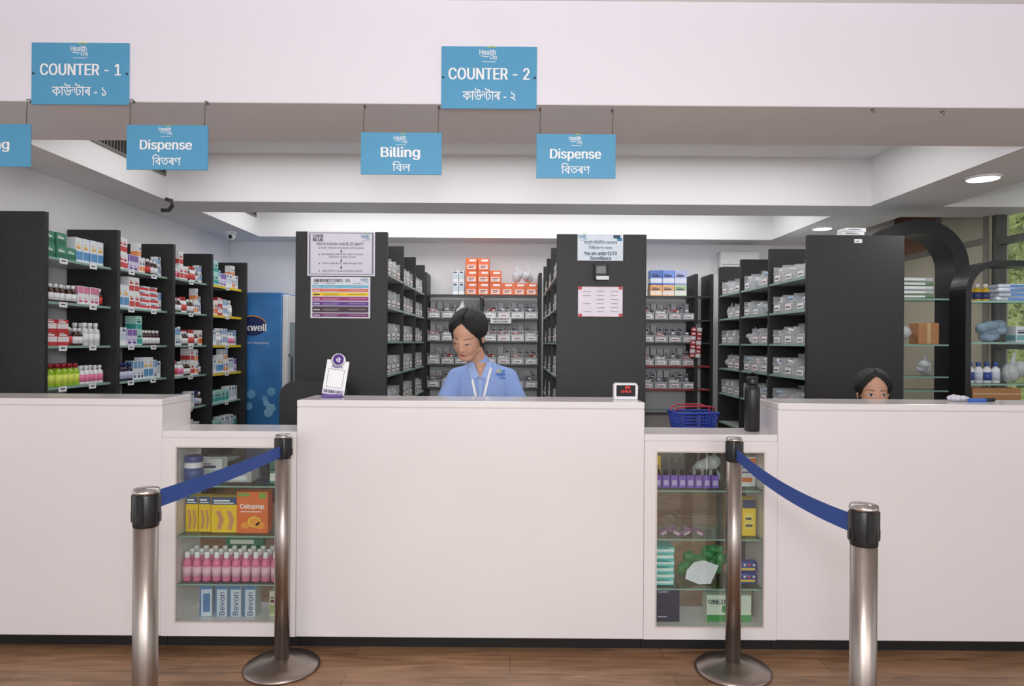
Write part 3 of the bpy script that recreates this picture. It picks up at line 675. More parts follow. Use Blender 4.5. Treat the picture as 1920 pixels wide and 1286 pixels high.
def f1(t,r,lg):
    r(580,436,700,438,5);r(580,513,700,515,5);r(580,438,582,513,5);r(698,438,700,513,5)
    t('CODE',597,442.5,20,6,1,True); t('BLUE',597,449.5,20,6,1,True); lg(686,445,16,3,2)
    t('How to Activate code BLUE team??',638,457,88,6,1)
    for s,y,w in (('Victim witness at hospital working place',465,82),('Immediately attend the Victim (Confirm',477,78),('Collapse or Cardiac Arrest)',482,50),('Call to Code BLUE Team through 555',494,74),('Start CPR ( in Case of Cardiac Arrest)',508,74)): t(s,642,y,w,4.2,1)
    for y in (465,477,494,508): r(598,y-1,600,y+1,1)
    for y in (471,488,501):
        r(639.4,y-3,640.6,y+1,1); t('V',640,y+1.5,4,3,1,True)
sheet('notice_poster',577,434,703,518,4.4,'white emergency procedure poster with black text on the black panel',f1,[mat('paper_grey_white',(218,216,228),.6,var=.02),M_INK,C(120,180,70),C(40,130,170),M_GR,C(110,110,125)])
def f2(t,r,lg):
    t('EMERGENCY CODES',616,526,54,6,1,True); t('555',652,526,9,5.5,1,True); lg(684,526,14,2,3)
    cols=[4,5,6,7,8,9,10]; ys=[534,541,548,556,565,574,587,595]
    for i in range(7): r(586,ys[i],691,ys[i+1]-.6,cols[i])
    for i in range(7):
        y=(ys[i]+ys[i+1])/2; k=11 if i!=2 else 1; r(588,y-1,600,y+1,k,.001)
        r(606,y-1.2,636,y-.6,k,.001); r(606,y+1.0,632,y+1.6,k,.001); r(654,y-.6,686,y+.2,k,.001)
    t('CODE',592,531.5,8,2.5,1); t('PROCEDURE',620,531.5,18,2.5,1); t('ACTION',670,531.5,14,2.5,1)
sheet('emergency_code_chart',583,519,694,597,4.4,'emergency code chart with coloured rows below the white poster',f2,[C(228,228,238),M_INK,C(40,130,170),C(120,180,70),C(110,190,215),C(228,110,80),C(240,205,50),C(165,60,120),C(102,60,145),C(70,50,60),C(120,50,110),C(215,205,222)])
def f3(t,r,lg):
    lg(1093,445,15,3,2); t('আপুিন িচিচিটিভ েকেমৰাৰ',1126,455,62,9,1); t('িনৰীক্ষণত আেছ',1126,465,44,8,1)
    t('You are under CCTV',1126,475,62,7,1,True); t('Surveillance',1126,484,40,6.5,1,True)
    r(1150,441,1163,447,1); r(1157,446,1166,452,3)
sheet('camera_notice',1083,439,1168,489,4.4,'pale notice about camera surveillance taped on the black panel',f3,[C(218,226,236),C(35,75,95),C(120,180,70),C(40,130,170)])
def f4(t,r,lg):
    for j in range(6):
        for i in range(3):
            x=1093+i*26; y=546+j*7.5
            if i!=0 or j in (0,1,3,5): r(x,y,x+15-(i*j)%4,y+1.2,2)
    for (a,c) in ((1084,537),(1160,537),(1084,588),(1160,588)): r(a,c,a+7,c+6,1)
    r(1085,537,1166,538,1); r(1085,593,1166,594,1)
sheet('paper_notice',1084,537,1167,594,4.4,'white paper list with red taped edges on the black panel',f4,[C(240,232,242),C(205,70,75),C(150,140,158)],th=.002)
q=W(1126,510,4.4); b=B(); b.box(-.045,.045,-.03,0,-.055,.055,0,.006,2); dv=mk('wall_device',b,[C(28,28,30)],loc=(q.x,4.3995,q.z),label='small black wall mounted device with grey screen',cat='electronic device')
b=B(); b.box(-.03,.03,-.032,-.0302,-.012,.035); mk('screen',b,[C(125,128,128)],parent=dv)
b=B(); b.box(-.03,.05,-.033,-.0302,-.052,-.028); mk('paper_sticker',b,[M_PAPER],parent=dv)
# ------------------------------------------------------------ stanchions
def stanchion(x,y,lab):
    b=B(); b.lathe([(.151,0),(.151,.008),(.142,.016),(.094,.028),(.048,.036),(.034,.042)],48)
    o=mk('barrier_post',b,[M_CHR],loc=(x,y,0),label=lab,cat='barrier post',group='queue barrier posts')
    b=B(); b.lathe([(.0298,.036),(.0298,.875)],32); mk('pole',b,[M_CHR],parent=o)
    b=B(); b.lathe([(.0305,.848),(.0312,.852),(.0312,.928),(.0305,.93)],32)
    for a in range(4):
        b.T=Matrix.Rotation(a*math.pi/2,4,'Z'); b.box(.027,.0350,-.009,.009,.857,.928,0,.002); b.box(.0350,.037,-.006,.006,.862,.885,0,.001)
    b.T=Matrix(); mk('belt_cassette',b,[M_BLK2],parent=o)
    b=B(); b.lathe([(.0322,.9305),(.0326,.936),(.0303,.943),(.001,.9445)],32); mk('cap',b,[M_STEEL],parent=o)
    return o
sR=stanchion(W(531,1000,2.77).x,2.765,'brushed steel barrier post against the white counter with blue belt')
sL=stanchion(W(273,1100,1.74).x,1.74,'brushed steel barrier post holding the stretched end of a blue belt')
tR=stanchion(W(1375,1000,2.77).x,2.765,'brushed steel barrier post before the glass display with blue belt')
tL=stanchion(W(1619,1100,1.62).x,1.62,'brushed steel barrier post holding the end of a sagging blue belt')
def belt(o,p,q,sag):
    p=Vector(p)-o.location;q=Vector(q)-o.location; n=24; vs=[];fs=[]
    d=(q-p).normalized(); nrm=Vector((-d.y,d.x,0)).normalized()*.0012
    for i in range(n+1):
        t=i/n; c=p.lerp(q,t); c.z-=sag*4*t*(1-t)
        for s in (-1,1):
            for z in (-.023,.023): vs.append(c+nrm*s+Vector((0,0,z)))
    for i in range(n):
        a=i*4;e=a+4; fs+=[(a,e,e+1,a+1),(a+2,a+3,e+3,e+2),(a,a+2,e+2,e),(a+1,e+1,e+3,a+3)]
    b=B(); b.add(vs,fs,0,False); mk('belt',b,[M_BELT],parent=o)
def beltbetween(o1,o2,sag,dz1=.885,dz2=.89):
    a=o1.location.copy(); c=o2.location.copy(); d=(c-a).normalized()
    belt(o1,a+d*.036+Vector((0,0,dz1)),c-d*.036+Vector((0,0,dz2)),sag)
beltbetween(sR,sL,.006,.878,.905); beltbetween(tR,tL,.026,.88,.885)
# ------------------------------------------------------------ counter-top items
q=W(624,740,3.05)
b=B(); b.box(-.045,.045,-.03,.03,0,.012,0,.003)
o=mk('payment_stand',b,[C(110,80,160)],loc=(q.x,3.05,ZT+.001),label='white and purple payment code stand on the counter',cat='payment stand')
b=B(); T=Matrix.Translation((0,0,.01))@Matrix.Rotation(math.radians(7),4,'Y')@Matrix.Rotation(math.radians(-8),4,'X'); b.T=T
b.box(-.05,.05,-.003,.003,0,.155,0,.002); b.lathe([(.032,-.003),(.032,.003)],32,0,(0,0,.155),'y'); mk('board',b,[M_WHT],parent=o)
b=B(); b.T=T
b.lathe([(.024,-.0005),(.024,0)],28,0,(0,-.0035,.160),'y'); text(b,'पे',0,.158,.022,.024,-.0048,1,True); text(b,'PhonePe',0,.126,.05,.013,-.0036,0,True)
b.quad(-.049,.049,.003,.024,-.0036,2); text(b,'BHIM UPI',0,.0135,.08,.011,-.0046,3,True)
for (x0,x1,z0,z1) in ((-.036,.036,.113,.1145),(-.036,.036,.032,.0335),(-.036,-.0345,.0335,.113),(.0345,.036,.0335,.113)): b.quad(x0,x1,z0,z1,-.0036,3)
mk('printing',b,[C(95,60,150),M_WHT,C(205,200,215),M_INK],parent=o)
q=W(1172,742,3.05); b=B(); b.prism([(-.052,0),(.052,0),(.054,.06),(.046,.072),(-.046,.072),(-.052,.062)],-.02,.02)
o=mk('price_display',b,[C(232,230,235)],loc=(q.x,3.05,ZT+.001),label='white digital price display with red numerals on the counter',cat='digital display')
b=B(); b.box(-.042,.042,-.0225,-.0202,.014,.063,0,.0005); mk('screen',b,[C(18,14,16,.1)],parent=o)
b=B(); R_=mat('red_led',(255,40,35),.4,emit=1.5); text(b,'89.',.010,.053,.026,.011,-.0235,0); text(b,'1190.0',0,.036,.044,.010,-.0235,0); mk('digits',b,[R_,M_WHT],parent=o)
q=W(1410,805,3.03); b=B(); b.lathe([(.030,0),(.033,.004),(.033,.175),(.031,.19),(.024,.20),(.0235,.206)],28)
o=mk('water_flask',b,[C(32,32,34,.35)],loc=(q.x,3.03,.938),label='black metal water flask with loop lid on the low counter',cat='water bottle')
b=B(); b.lathe([(.025,.206),(.026,.21),(.026,.235),(.022,.24)],24); b.tube([(-.018,0,.236),(-.018,0,.252),(0,0,.258),(.018,0,.252),(.018,0,.236)],.004,8); mk('lid',b,[M_BLK2],parent=o)
q=W(1840,745,3.03); b=B(); b.lathe([(.007,-.05),(.008,-.048),(.008,.03),(.005,.035)],14,0,(0,0,.008),'x'); o=mk('marker_pen',b,[C(60,110,200)],loc=(q.x-.01,3.03,ZT+.001),rot=(0,0,.1),label='blue marker pen lying on the white counter',cat='pen')
b=B(); b.lathe([(.0085,.0305),(.0085,.07),(.006,.075)],14,0,(0,0,.009),'x'); mk('pen_cap',b,[C(20,22,40)],parent=o)
b=B()
for i in range(9): b.ell((random.uniform(-.035,.035),random.uniform(-.015,.015),.01+random.uniform(0,.012)),(.016,.012,.011),0,9,6)
b.ground(); q=W(1800,742,3.05)
mk('crumpled_tissue',b,[C(215,212,225,.8)],loc=(q.x,3.06,ZT+.001),label='crumpled pale tissue on the white counter',cat='tissue')
def desk(x0,x1,y0,y1,z,lab):
    b=B(); b.box(x0,x1,y0,y1,z-.03,z,0,.003); o=mk('desk',b,[C(205,205,200)],label=lab,cat='desk')
    for x in (x0+.02,x1-.05):
        for y in (y0+.02,y1-.05):
            b=B(); b.box(x,x+.03,y,y+.03,0,z-.03,0,.002); mk('leg',b,[C(80,80,82)],parent=o)
desk(.64,1.15,3.26,3.68,.865,'pale work desk behind the low glass display')
desk(-.62,.45,3.2,3.46,.80,'pale work desk behind the billing counter')
b=B(); bw,bd,bh=.104,.08,.100
def ring(z,s): return [(-bw*s,-bd*s,z),(bw*s,-bd*s,z),(bw*s,bd*s,z),(-bw*s,bd*s,z),(-bw*s,-bd*s,z)]
for k in range(7):
    z=.004+k*bh/6; s=.82+.18*k/6; b.tube(ring(z,s),.003 if k<6 else .006,6)
for i in range(17):
    t=-1+2*i/16
    for sy in (-1,1): b.tube([(bw*.82*t,bd*.82*sy,.004),(bw*t,bd*sy,bh)],.0022,5)
for i in range(11):
    t=-1+2*i/10
    for sx in (-1,1): b.tube([(bw*.82*sx,bd*.82*t,.004),(bw*sx,bd*t,bh)],.0022,5)
b.box(-bw*.8,bw*.8,-bd*.8,bd*.8,0,.004)
q=W(1299,790,3.5); o=mk('shopping_basket',b,[C(30,60,165,.4)],loc=(q.x,3.5,.869),rot=(0,0,.12),label='blue plastic shopping basket with red handles',cat='basket')
b=B()
for sy in (-1,1): b.tube([(-bw,bd*.3*sy,bh),(-bw*.95,bd*.5*sy,bh+.025),(-bw*.6,bd*.8*sy,bh+.038),(bw*.6,bd*.8*sy,bh+.038),(bw*.95,bd*.5*sy,bh+.025),(bw,bd*.3*sy,bh)],.004,8)
mk('handle',b,[C(175,35,50,.4)],parent=o)
cx,cy=-1.15,3.95; b=B(); b.box(-.22,.22,-.22,.22,.44,.52,0,.03,3)
o=mk('office_chair',b,[C(26,26,28,.6)],loc=(cx,cy,0),rot=(0,0,.25),label='black padded office chair behind the counter',cat='chair')
b=B(); b.prism(rrect(-.20,.20,.6,1.08,.09,8),.19,.25); b.prism(rrect(-.18,.18,.62,1.06,.08,8),.18,.19); mk('backrest',b,[C(36,36,40,.6)],parent=o)
b=B(); b.tube([(0,.1,.43),(0,.27,.45),(0,.28,.7)],.02); mk('back_support',b,[M_BLK2],parent=o)
for s in (-1,1): 
    b=B(); b.tube([(s*.24,.12,.5),(s*.26,.1,.68),(s*.26,-.14,.7),(s*.24,-.16,.5)],.015); mk('armrest',b,[M_BLK2],parent=o)
b=B(); b.lathe([(.025,.1),(.025,.44)],16); mk('column',b,[M_STEEL],parent=o)
b=B()
for k in range(5):
    a=k*2*math.pi/5; b.cap((0,0,.09),(.25*math.cos(a),.25*math.sin(a),.07),.022,.015,0,8)
mk('star_base',b,[M_BLK2],parent=o)
for k in range(5):
    a=k*2*math.pi/5; b=B(); b.lathe([(.027,-.01),(.027,.01)],16,0,(.25*math.cos(a),.25*math.sin(a),.027),'x'); mk('caster',b,[M_BLK2],parent=o)
# ------------------------------------------------------------ display cabinet contents
zf=.123
b=B(); b.lathe([(.036,0),(.038,.004),(.038,.085),(.032,.095)],24); b.lathe([(.0385,.015),(.0385,.07)],24,1); 
o=mk('supplement_jar',b,[C(225,225,235),C(70,90,150)],loc=(wL0+.046,2.97,lz[0]+.001),label='white jar with blue label and blue lid on glass shelf',cat='jar')
b=B(); b.lathe([(.037,.095),(.038,.098),(.038,.118),(.035,.121)],24); mk('lid',b,[C(60,75,140)],parent=o)
b=B(); b.box(-.07,.07,-.05,.05,0,.05,0,.006,2); b.quad(-.05,.05,.01,.03,-.0506,1); mk('clear_tray_pack',b,[M_BAG,C(225,225,228)],loc=(W(445,900,3.0).x,3.03,lz[0]+.001),label='clear plastic tray pack on the glass shelf',cat='packet')
put('carton',carton(.05,.06,.1,(60,140,120),(230,230,225)),loc=(wL1-.03,3.0,lz[0]+.001),label='green and white carton at the end of glass shelf',cat='box')
put('carton',carton(.11,.06,.09,(225,228,232),(200,205,215)),loc=(wL0+.075,3.09,lz[0]+.001),label='white carton lying behind the blue jar',cat='box')
def kneebox():
    b=B(); w,d,h=.1,.05,.155
    b.box(-w/2,w/2,-d/2,d/2,0,h,0,.001); b.quad(-w/2+.001,w/2-.001,h*.78,h-.001,-d/2-.0005,1); b.quad(-w*.4,w*.2,h*.87,h*.92,-d/2-.001,2); b.quad(-w*.4,w*.35,h*.81,h*.84,-d/2-.001,2)
    for k in range(2):
        xx=-.02+.04*k; b.add([(xx-.012,-d/2-.001,h*.6),(xx+.004,-d/2-.001,h*.62),(xx+.018,-d/2-.001,h*.36),(xx+.008,-d/2-.001,h*.08),(xx-.008,-d/2-.001,h*.08),(xx,-d/2-.001,h*.36)],[(5,4,3,2,1,0)],3)
    return b.mesh('knee_support_box',[C(248,206,36),C(40,80,130),M_WHT,C(214,150,110)])
kb=kneebox()
for i in range(2):
    o=put('knee_support_box',kb,loc=(wL0+.036+.056*i,3.0,lz[1]+.001),label='yellow knee support box with blue top on glass shelf',cat='box',group='yellow knee support boxes')
    o.scale=(.52,1,1)
put('knee_support_box',kb,loc=(wL0+.182,2.99,lz[1]+.001),label='yellow knee support box facing forward beside the orange box',cat='box',group='yellow knee support boxes').scale=(1.15,1,1)
b=B(); b.box(-.068,.068,-.03,.03,0,.18,0,.0015); o=mk('effervescent_box',b,[C(232,112,48)],loc=(W(477,960,2.98).x,2.985,lz[1]+.001),label='orange carton with fruit picture on the glass shelf',cat='box')
b=B(); text(b,'Coloprep',0,.115,.105,.026,-.031,0,True); b.quad(-.05,.04,.092,.096,-.031,0)
for a,c,r,mi in ((.01,.05,.03,1),(.035,.035,.02,2),(-.03,.035,.018,2),(.012,.05,.022,2)):
    pts=[(a+r*math.cos(k*math.pi/10),-.0308-.0002*mi,c+r*.8*math.sin(k*math.pi/10)) for k in range(20)]; b.add(pts,[tuple(range(20))],mi)
b.quad(.03,.06,.15,.175,-.031,3); b.quad(-.06,-.01,.16,.175,-.031,3); mk('printing',b,[M_WHT,C(245,200,60),C(248,160,50),C(130,170,70)],parent=o)
b=B(); r=.019
b.lathe([(r*.92,0),(r,.003),(r,.078),(r*.8,.09),(.008,.096),(.008,.1)],18); pb=mk('lotion_bottle',b,[mat('pink_liquid',(232,124,168),.15,var=.05)],loc=(0,0,-5),label='pink lotion bottle with white cap on glass shelf',cat='bottle',group='pink bottles in the display')
b=B(); b.lathe([(r+.0006,.02),(r+.0006,.062)],18); mk('bottle_label',b,[C(240,196,214)],parent=pb)
b=B(); b.lathe([(.011,.098),(.012,.1),(.011,.122),(.009,.125)],14); mk('cap',b,[C(240,240,242)],parent=pb)
n=10; first=True
for row in range(3):
    for i in range(n):
        loc=(wL0+.024+i*(wL1-wL0-.048)/(n-1),2.965+row*.042,lz[2]+.001)
        if first: pb.location=loc; first=False
        else: clone(pb,loc)
put('carton',carton(.17,.03,.16,(50,125,95),(40,105,80),(220,225,210),2),loc=(W(460,1030,3.1).x,3.105,lz[2]+.001),label='large green carton behind the pink bottles',cat='box')
for i,px in enumerate((401,430,454,479)):
    b=B(); w=.052; b.box(-w/2,w/2,-.035,.035,0,.148,0,.001); b.quad(-w/2+.001,w/2-.001,.118,.147,-.0355,1); b.quad(-w/2+.001,-w/2+.008,.001,.118,-.0355,1)
    if i: text(b,'Bevon',.004,.056,.024,.10,-.0362,2,False,True)
    else: b.quad(-.01,.018,.02,.10,-.036,1)
    mk('syrup_carton',b,[C(205,216,230),C(90,130,180),C(40,55,110)],loc=(W(px,1130,3.0).x+.004*(i-1.5)-.02,3.0,zf),rot=(0,0,.15 if i==0 else 0),label='pale blue syrup carton with vertical dark lettering',cat='box',group='pale blue syrup cartons')
put('carton',carton(.045,.06,.11,(214,214,190),(170,180,120),(110,60,60)),loc=(wL1-.03,3.0,zf),label='cream carton in the corner of the display',cat='box')
zf=.116
b=B(); b.box(-.016,.016,-.011,.011,0,.056,0,.003,2); pp=mk('perfume_bottle',b,[mat('purple_liquid',(128,98,192),.1,var=.15)],label='small purple bottle with black cap on glass shelf',cat='bottle',group='purple bottles in the display')
b=B(); b.lathe([(.010,.056),(.010,.078),(.009,.08)],14); mk('cap',b,[M_BLK2],parent=pp)
b=B(); b.box(-.01,.01,-.0118,-.0112,.012,.034); mk('bottle_label',b,[C(190,175,220)],parent=pp)
for i in range(8):
    loc=(wR0+.022+i*.0355,2.97,rz[0]+.001)
    if i==0: pp.location=loc
    else: clone(pp,loc)
put('carton',carton(.04,.05,.13,(235,195,50),(30,60,120)),loc=(wR0+.03,3.06,rz[0]+.001),label='yellow and blue carton behind purple bottles',cat='box')
b=B()
for i in range(12): b.ell((random.uniform(-.05,.05),random.uniform(-.02,.02),random.uniform(.03,.11)),(.03,.025,.03),0,9,6)
b.ground()
mk('plastic_bag',b,[M_BAG],loc=(W(1325,880,3.07).x,3.07,rz[0]+.001),label='crumpled clear plastic bag behind the purple bottles',cat='bag')
b=B(); b.box(-.045,.045,-.03,.03,0,.13,0,.001); b.quad(-.03,.03,.02,.04,-.0306,1); b.quad(-.03,.02,.06,.066,-.0306,2); b.quad(-.03,.03,.08,.085,-.0306,2); b.quad(-.044,.044,.1,.125,-.0306,1)
mk('carton',b,[C(232,234,238),C(230,120,50),C(50,60,140)],loc=(wR1-.05,3.03,rz[0]+.001),label='white carton with orange and navy print',cat='box')
for i in range(6):
    b=B(); b.T=Matrix.Rotation(.5*(i%2*2-1),4,'Y')@Matrix.Rotation(.3,4,'X'); b.box(-.022,.022,-.012,.012,0,.018,0,.005,2); b.box(-.012,.012,-.0125,-.012,.004,.014,1)
    b.ground()
    mk('sachet',b,[C(150,110,140,.3),C(220,200,215)],loc=(wR0+.05+.05*i if i<4 else wR0+.1+.06*(i-4),2.965 if i<4 else 3.02,rz[1]+.001),label='small purple sachet on the glass shelf',cat='sachet',group='purple sachets in the display')
b=B(); b.box(-.03,.03,-.03,.03,0,.16,0,.001); b.quad(-.029,.029,.12,.159,-.0306,1); b.quad(-.02,.02,.03,.1,-.0306,2); b.quad(-.015,.015,.04,.05,-.031,1); b.quad(-.015,.01,.07,.08,-.031,1)
mk('carton',b,[C(245,206,40),C(50,60,100),C(246,222,100)],loc=(W(1400,970,3.0).x,3.0,rz[1]+.001),label='tall yellow carton with dark print on glass shelf',cat='box')
tm=carton(.085,.09,.0265,(120,210,204),(225,240,238),(40,120,120),2)
for i in range(6): put('carton',tm,loc=(wR0+.05+.002*(i%2),3.0,rz[2]+.001+.0275*i),label='flat turquoise carton in a stack on glass shelf',cat='box',group='turquoise cartons in the display')
b=B()
for i in range(26): b.ell((random.uniform(-.09,.09),random.uniform(-.01,.02),random.uniform(.03,.13)),(random.uniform(.02,.045),.022,random.uniform(.015,.03)),0,10,6)
b.ground()
mk('green_bag',b,[mat('green_film',(60,140,80),.3,var=.3,scale=24,bump=1.0)],loc=(W(1316,1050,3.05).x,3.075,rz[2]+.001),label='crumpled dark green plastic bag on the glass shelf',cat='bag')
b=B()
vs=[(-.078,0,.022),(-.02,-.005,.0),(.03,-.01,.004),(-.07,.01,.055),(-.01,.012,.05),(.045,.0,.03),(-.035,.02,.088),(.01,.025,.095),(.072,.015,.075)]
b.add(vs,[(0,1,4,3),(1,2,5,4),(3,4,7,6),(4,5,8,7)],0,False)
b.ground()
mk('crumpled_paper',b,[C(226,230,238)],loc=(W(1318,1075,2.98).x,2.975,rz[2]+.001),label='creased white paper sheet before the green bag',cat='paper')
for i in range(2):
    b=B(); b.box(-.047,.047,-.02,.02,0,.05,0,.012,3); b.box(-.035,.035,-.0212,-.0202,.012,.022,1)
    for k in range(4): b.lathe([(.006,-.0006),(.006,0)],10,2 if k%2 else 3,(-.03+.02*k,-.0205,.034),'y')
    mk('biscuit_pack',b,[C(40,60,150,.3),C(235,200,70),C(235,235,240),C(225,80,90)],loc=(wR1-.05,2.99,rz[2]+.001+.051*i),label='blue wrapped pack with yellow band on glass shelf',cat='packet',group='blue packs in the display')
b=B(); b.box(-.055,.055,-.04,.04,0,.15,0,.0015); b.quad(-.04,.0,.02,.025,-.0406,1); text(b,'Epitor',-.015,.13,.045,.014,-.0408,1,True)
mk('carton',b,[C(28,32,62),C(170,175,200)],loc=(wR0+.065,3.0,zf),label='dark navy carton with pale lettering',cat='box')
b=B(); b.box(-.097,.097,-.035,.035,0,.115,0,.0015); b.quad(-.096,.096,.001,.03,-.0356,1); text(b,'ONETOUCH',-.02,.088,.14,.016,-.0362,2,True); b.quad(-.03,.03,.04,.07,-.0356,1); b.quad(-.08,.05,.076,.079,-.0356,2)
mk('carton',b,[C(222,232,218),C(80,160,90),C(40,60,60)],loc=(W(1362,1140,3.0).x,3.0,zf),label='white and green test kit carton with dark lettering',cat='box')
put('carton',carton(.05,.05,.12,(190,170,120),(120,90,60)),loc=(wR1-.03,3.06,zf),label='tan carton in the display corner',cat='box')
# ------------------------------------------------------------ people
def remesh(name,b,vox,it,mats,fn=None,parent=None,**k):
    me=bpy.data.meshes.new('tmp'); me.from_pydata(b.v,[],b.f); o=bpy.data.objects.new('tmp',me); scene.collection.objects.link(o)
    m=o.modifiers.new('r','REMESH'); m.mode='VOXEL'; m.voxel_size=vox
    s=o.modifiers.new('s','SMOOTH'); s.factor=.5; s.iterations=it
    dg=bpy.context.evaluated_depsgraph_get(); me2=bpy.data.meshes.new_from_object(o.evaluated_get(dg)); bpy.data.objects.remove(o)
    me2.name=name; me2.materials.clear()
    for x in mats: me2.materials.append(x)
    for p in me2.polygons:
        p.use_smooth=True; p.material_index=fn(p.center) if fn else 0
    return put(name,me2,parent=parent,**k)
def headshape(b,HM):
    b.T=HM
    b.ell((0,.015,.035),(.070,.088,.078),0,28,18); b.ell((0,-.020,-.018),(.061,.064,.080),0,28,18)
    b.ell((0,-.022,-.052),(.052,.050,.048),0,24,16)
    b.cap((0,-.045,-.074),(0,-.050,-.083),.032,.023)
    for s in (-1,1):
        b.ell((s*.025,-.046,-.030),(.028,.027,.036)); b.cap((s*.042,-.005,-.052),(s*.014,-.046,-.078),.022,.024)
        b.ell((s*.070,.014,-.010),(.008,.016,.026)); b.ell((s*.0090,-.086,-.030),(.0055,.0060,.005))
    b.cap((0,-.076,.014),(0,-.089,-.026),.0058,.0076)
    b.ell((0,-.074,-.055),(.020,.008,.011))
    b.T=Matrix()
def surf(o,HM,x,z,off):
    a=HM@Vector((x,-.3,z)); d=(HM.to_3x3()@Vector((0,1,0))).normalized()
    ok,loc,n,i=o.ray_cast(a,d)
    return loc-d*off if ok else a+d*.2
def face(o,HM,down):
    bpy.context.view_layer.update()
    def strip(pts,name,m,off,parent=None):
        b=B(); vs=[]
        for (x,z,wd) in pts: vs+=[surf(o,HM,x,z-wd,off),surf(o,HM,x,z+wd,off)]
        b.add(vs,[(2*i,2*i+2,2*i+3,2*i+1) for i in range(len(pts)-1)],0,True)
        return mk(name,b,[m],parent=parent or o)
    for s in (-1,1):
        n=9; op=.0060 if not down else .0020
        e=strip([(s*(.016+.028*i/n),-.001,max(.0002,op*math.sin(math.pi*i/n))) for i in range(n+1)],'eye',C(228,222,220,.25),.0008)
        b=B(); rr=.0056
        b.add([surf(o,HM,s*.030+rr*math.cos(a*math.pi/8),-.001+min(op*.92,rr)*math.sin(a*math.pi/8),.0016) for a in range(16)],[tuple(range(16))]); mk('iris',b,[C(28,16,14,.2)],parent=e)
        strip([(s*(.0145+.032*i/n),-.001+op*math.sin(math.pi*i/n)+.0008,.0009+.0007*math.sin(math.pi*i/n)) for i in range(n+1)],'eyelash',M_HAIR,.0018)
        strip([(s*(.013+.036*i/n),.0185+.005*math.sin(math.pi*(.15+.8*i/n)),.0021*(1-.6*i/n)) for i in range(n+1)],'eyebrow',C(62,46,40),.0010)
    n=12; b=B(); vs=[]
    for i in range(n+1):
        t=i/n; x=-.018+.036*t; up=.0050*max(0,math.sin(math.pi*t))**.7*(1-.25*math.exp(-((t-.5)/.08)**2))
        vs+=[surf(o,HM,x,-.055-.0064*max(0,math.sin(math.pi*t))**.8-.0003,.0009),surf(o,HM,x,-.0545,.0020),surf(o,HM,x,-.054+up+.0003,.0009)]
    b.add(vs,[(3*i,3*i+3,3*i+4,3*i+1) for i in range(n)]+[(3*i+1,3*i+4,3*i+5,3*i+2) for i in range(n)],0,True); mk('lips',b,[M_LIP],parent=o)
    b=B(); vs=[]
    for i in range(n+1):
        t=i/n; x=-.017+.034*t; vs+=[surf(o,HM,x,-.0550,.0025),surf(o,HM,x,-.0543,.0025)]
    b.add(vs,[(2*i,2*i+2,2*i+3,2*i+1) for i in range(n)],0,True); mk('mouth_line',b,[C(120,58,58)],parent=o)
def hairdo(HM,parent):
    tab=[(0,47),(8,51),(18,60),(30,73),(42,88),(54,103),(66,118),(78,128),(95,133),(110,136),(140,141),(180,143)]
    def fm(a):
        a=abs(a)
        for (a0,f0),(a1,f1) in zip(tab,tab[1:]):
            if a<=a1:
                t=(a-a0)/(a1-a0); return math.radians(f0+(f1-f0)*t)
        return math.radians(tab[-1][1])
    N=180;K=44; c=Vector((0,.015,.035)); R=(.0725,.0895,.079)
    vs=[];fs=[]
    fml=[fm(-180+360*i/N) for i in range(N)]
    for _ in range(2): fml=[(fml[i-1]+2*fml[i]+fml[(i+1)%N])/4 for i in range(N)]
    for i in range(N):
        th=math.radians(-180+360*i/N); F_=fml[i]+math.radians(.7)*math.sin(i*2.1)+math.radians(.8)*math.sin(i*.9)
        for k in range(K+2):
            kk=min(k,K); ph=F_*max(kk,.15)/K
            d=Vector((math.sin(ph)*math.sin(th),-math.sin(ph)*math.cos(th),math.cos(ph)))
            r=1/math.sqrt((d.x/R[0])**2+(d.y/R[1])**2+(d.z/R[2])**2)
            e=min(1,(F_-ph)/math.radians(34)); e=e*e*(3-2*e)
            p=c+d*r
            side=abs(p.x)
            vol=.009+.003*max(0,d.z)+.012*max(0,d.y)*max(0,d.z+.3)+.007*abs(d.x)
            t=.0015+vol*e
            if p.y<.03: t-=.0065*math.exp(-(p.x/.0035)**2)*min(1,e*2)
            fl=math.atan2(side,p.z+.03)   # flow from parting to the sides
            lane=p.y+.35*side*0.5
            g=math.sin(lane*430+2.2*math.sin(fl*3+th))*.0007+math.sin(lane*900+3*math.sin(fl*4))*.0004
            t+=g*min(1,e*1.6)
            if k==K+1: t=-.006
            vs.append(p+d*t)
    for i in range(N):
        j=(i+1)%N
        for k in range(K+1): fs.append((i*(K+2)+k,i*(K+2)+k+1,j*(K+2)+k+1,j*(K+2)+k))
    fs.append(tuple(i*(K+2) for i in range(N)))
    b=B(); b.T=HM; b.add(vs,fs,0,True)
    b.ell((0,.102,.012),(.036,.026,.034),0,18,12); b.cap((0,.114,.0),(0,.110,-.10),.024,.012)
    for s in (-1,1):   # loose strands by the temples
        for q in range(3): b.tube([(s*(.060+.003*q),-.030+.008*q,.050),(s*(.069+.002*q),-.026+.008*q,.020),(s*(.071+.001*q),-.022+.008*q,-.012),(s*(.067),-.016+.008*q,-.040)],.0016,6)
    b.T=Matrix()
    return mk('hair',b,[M_HAIR],parent=parent)
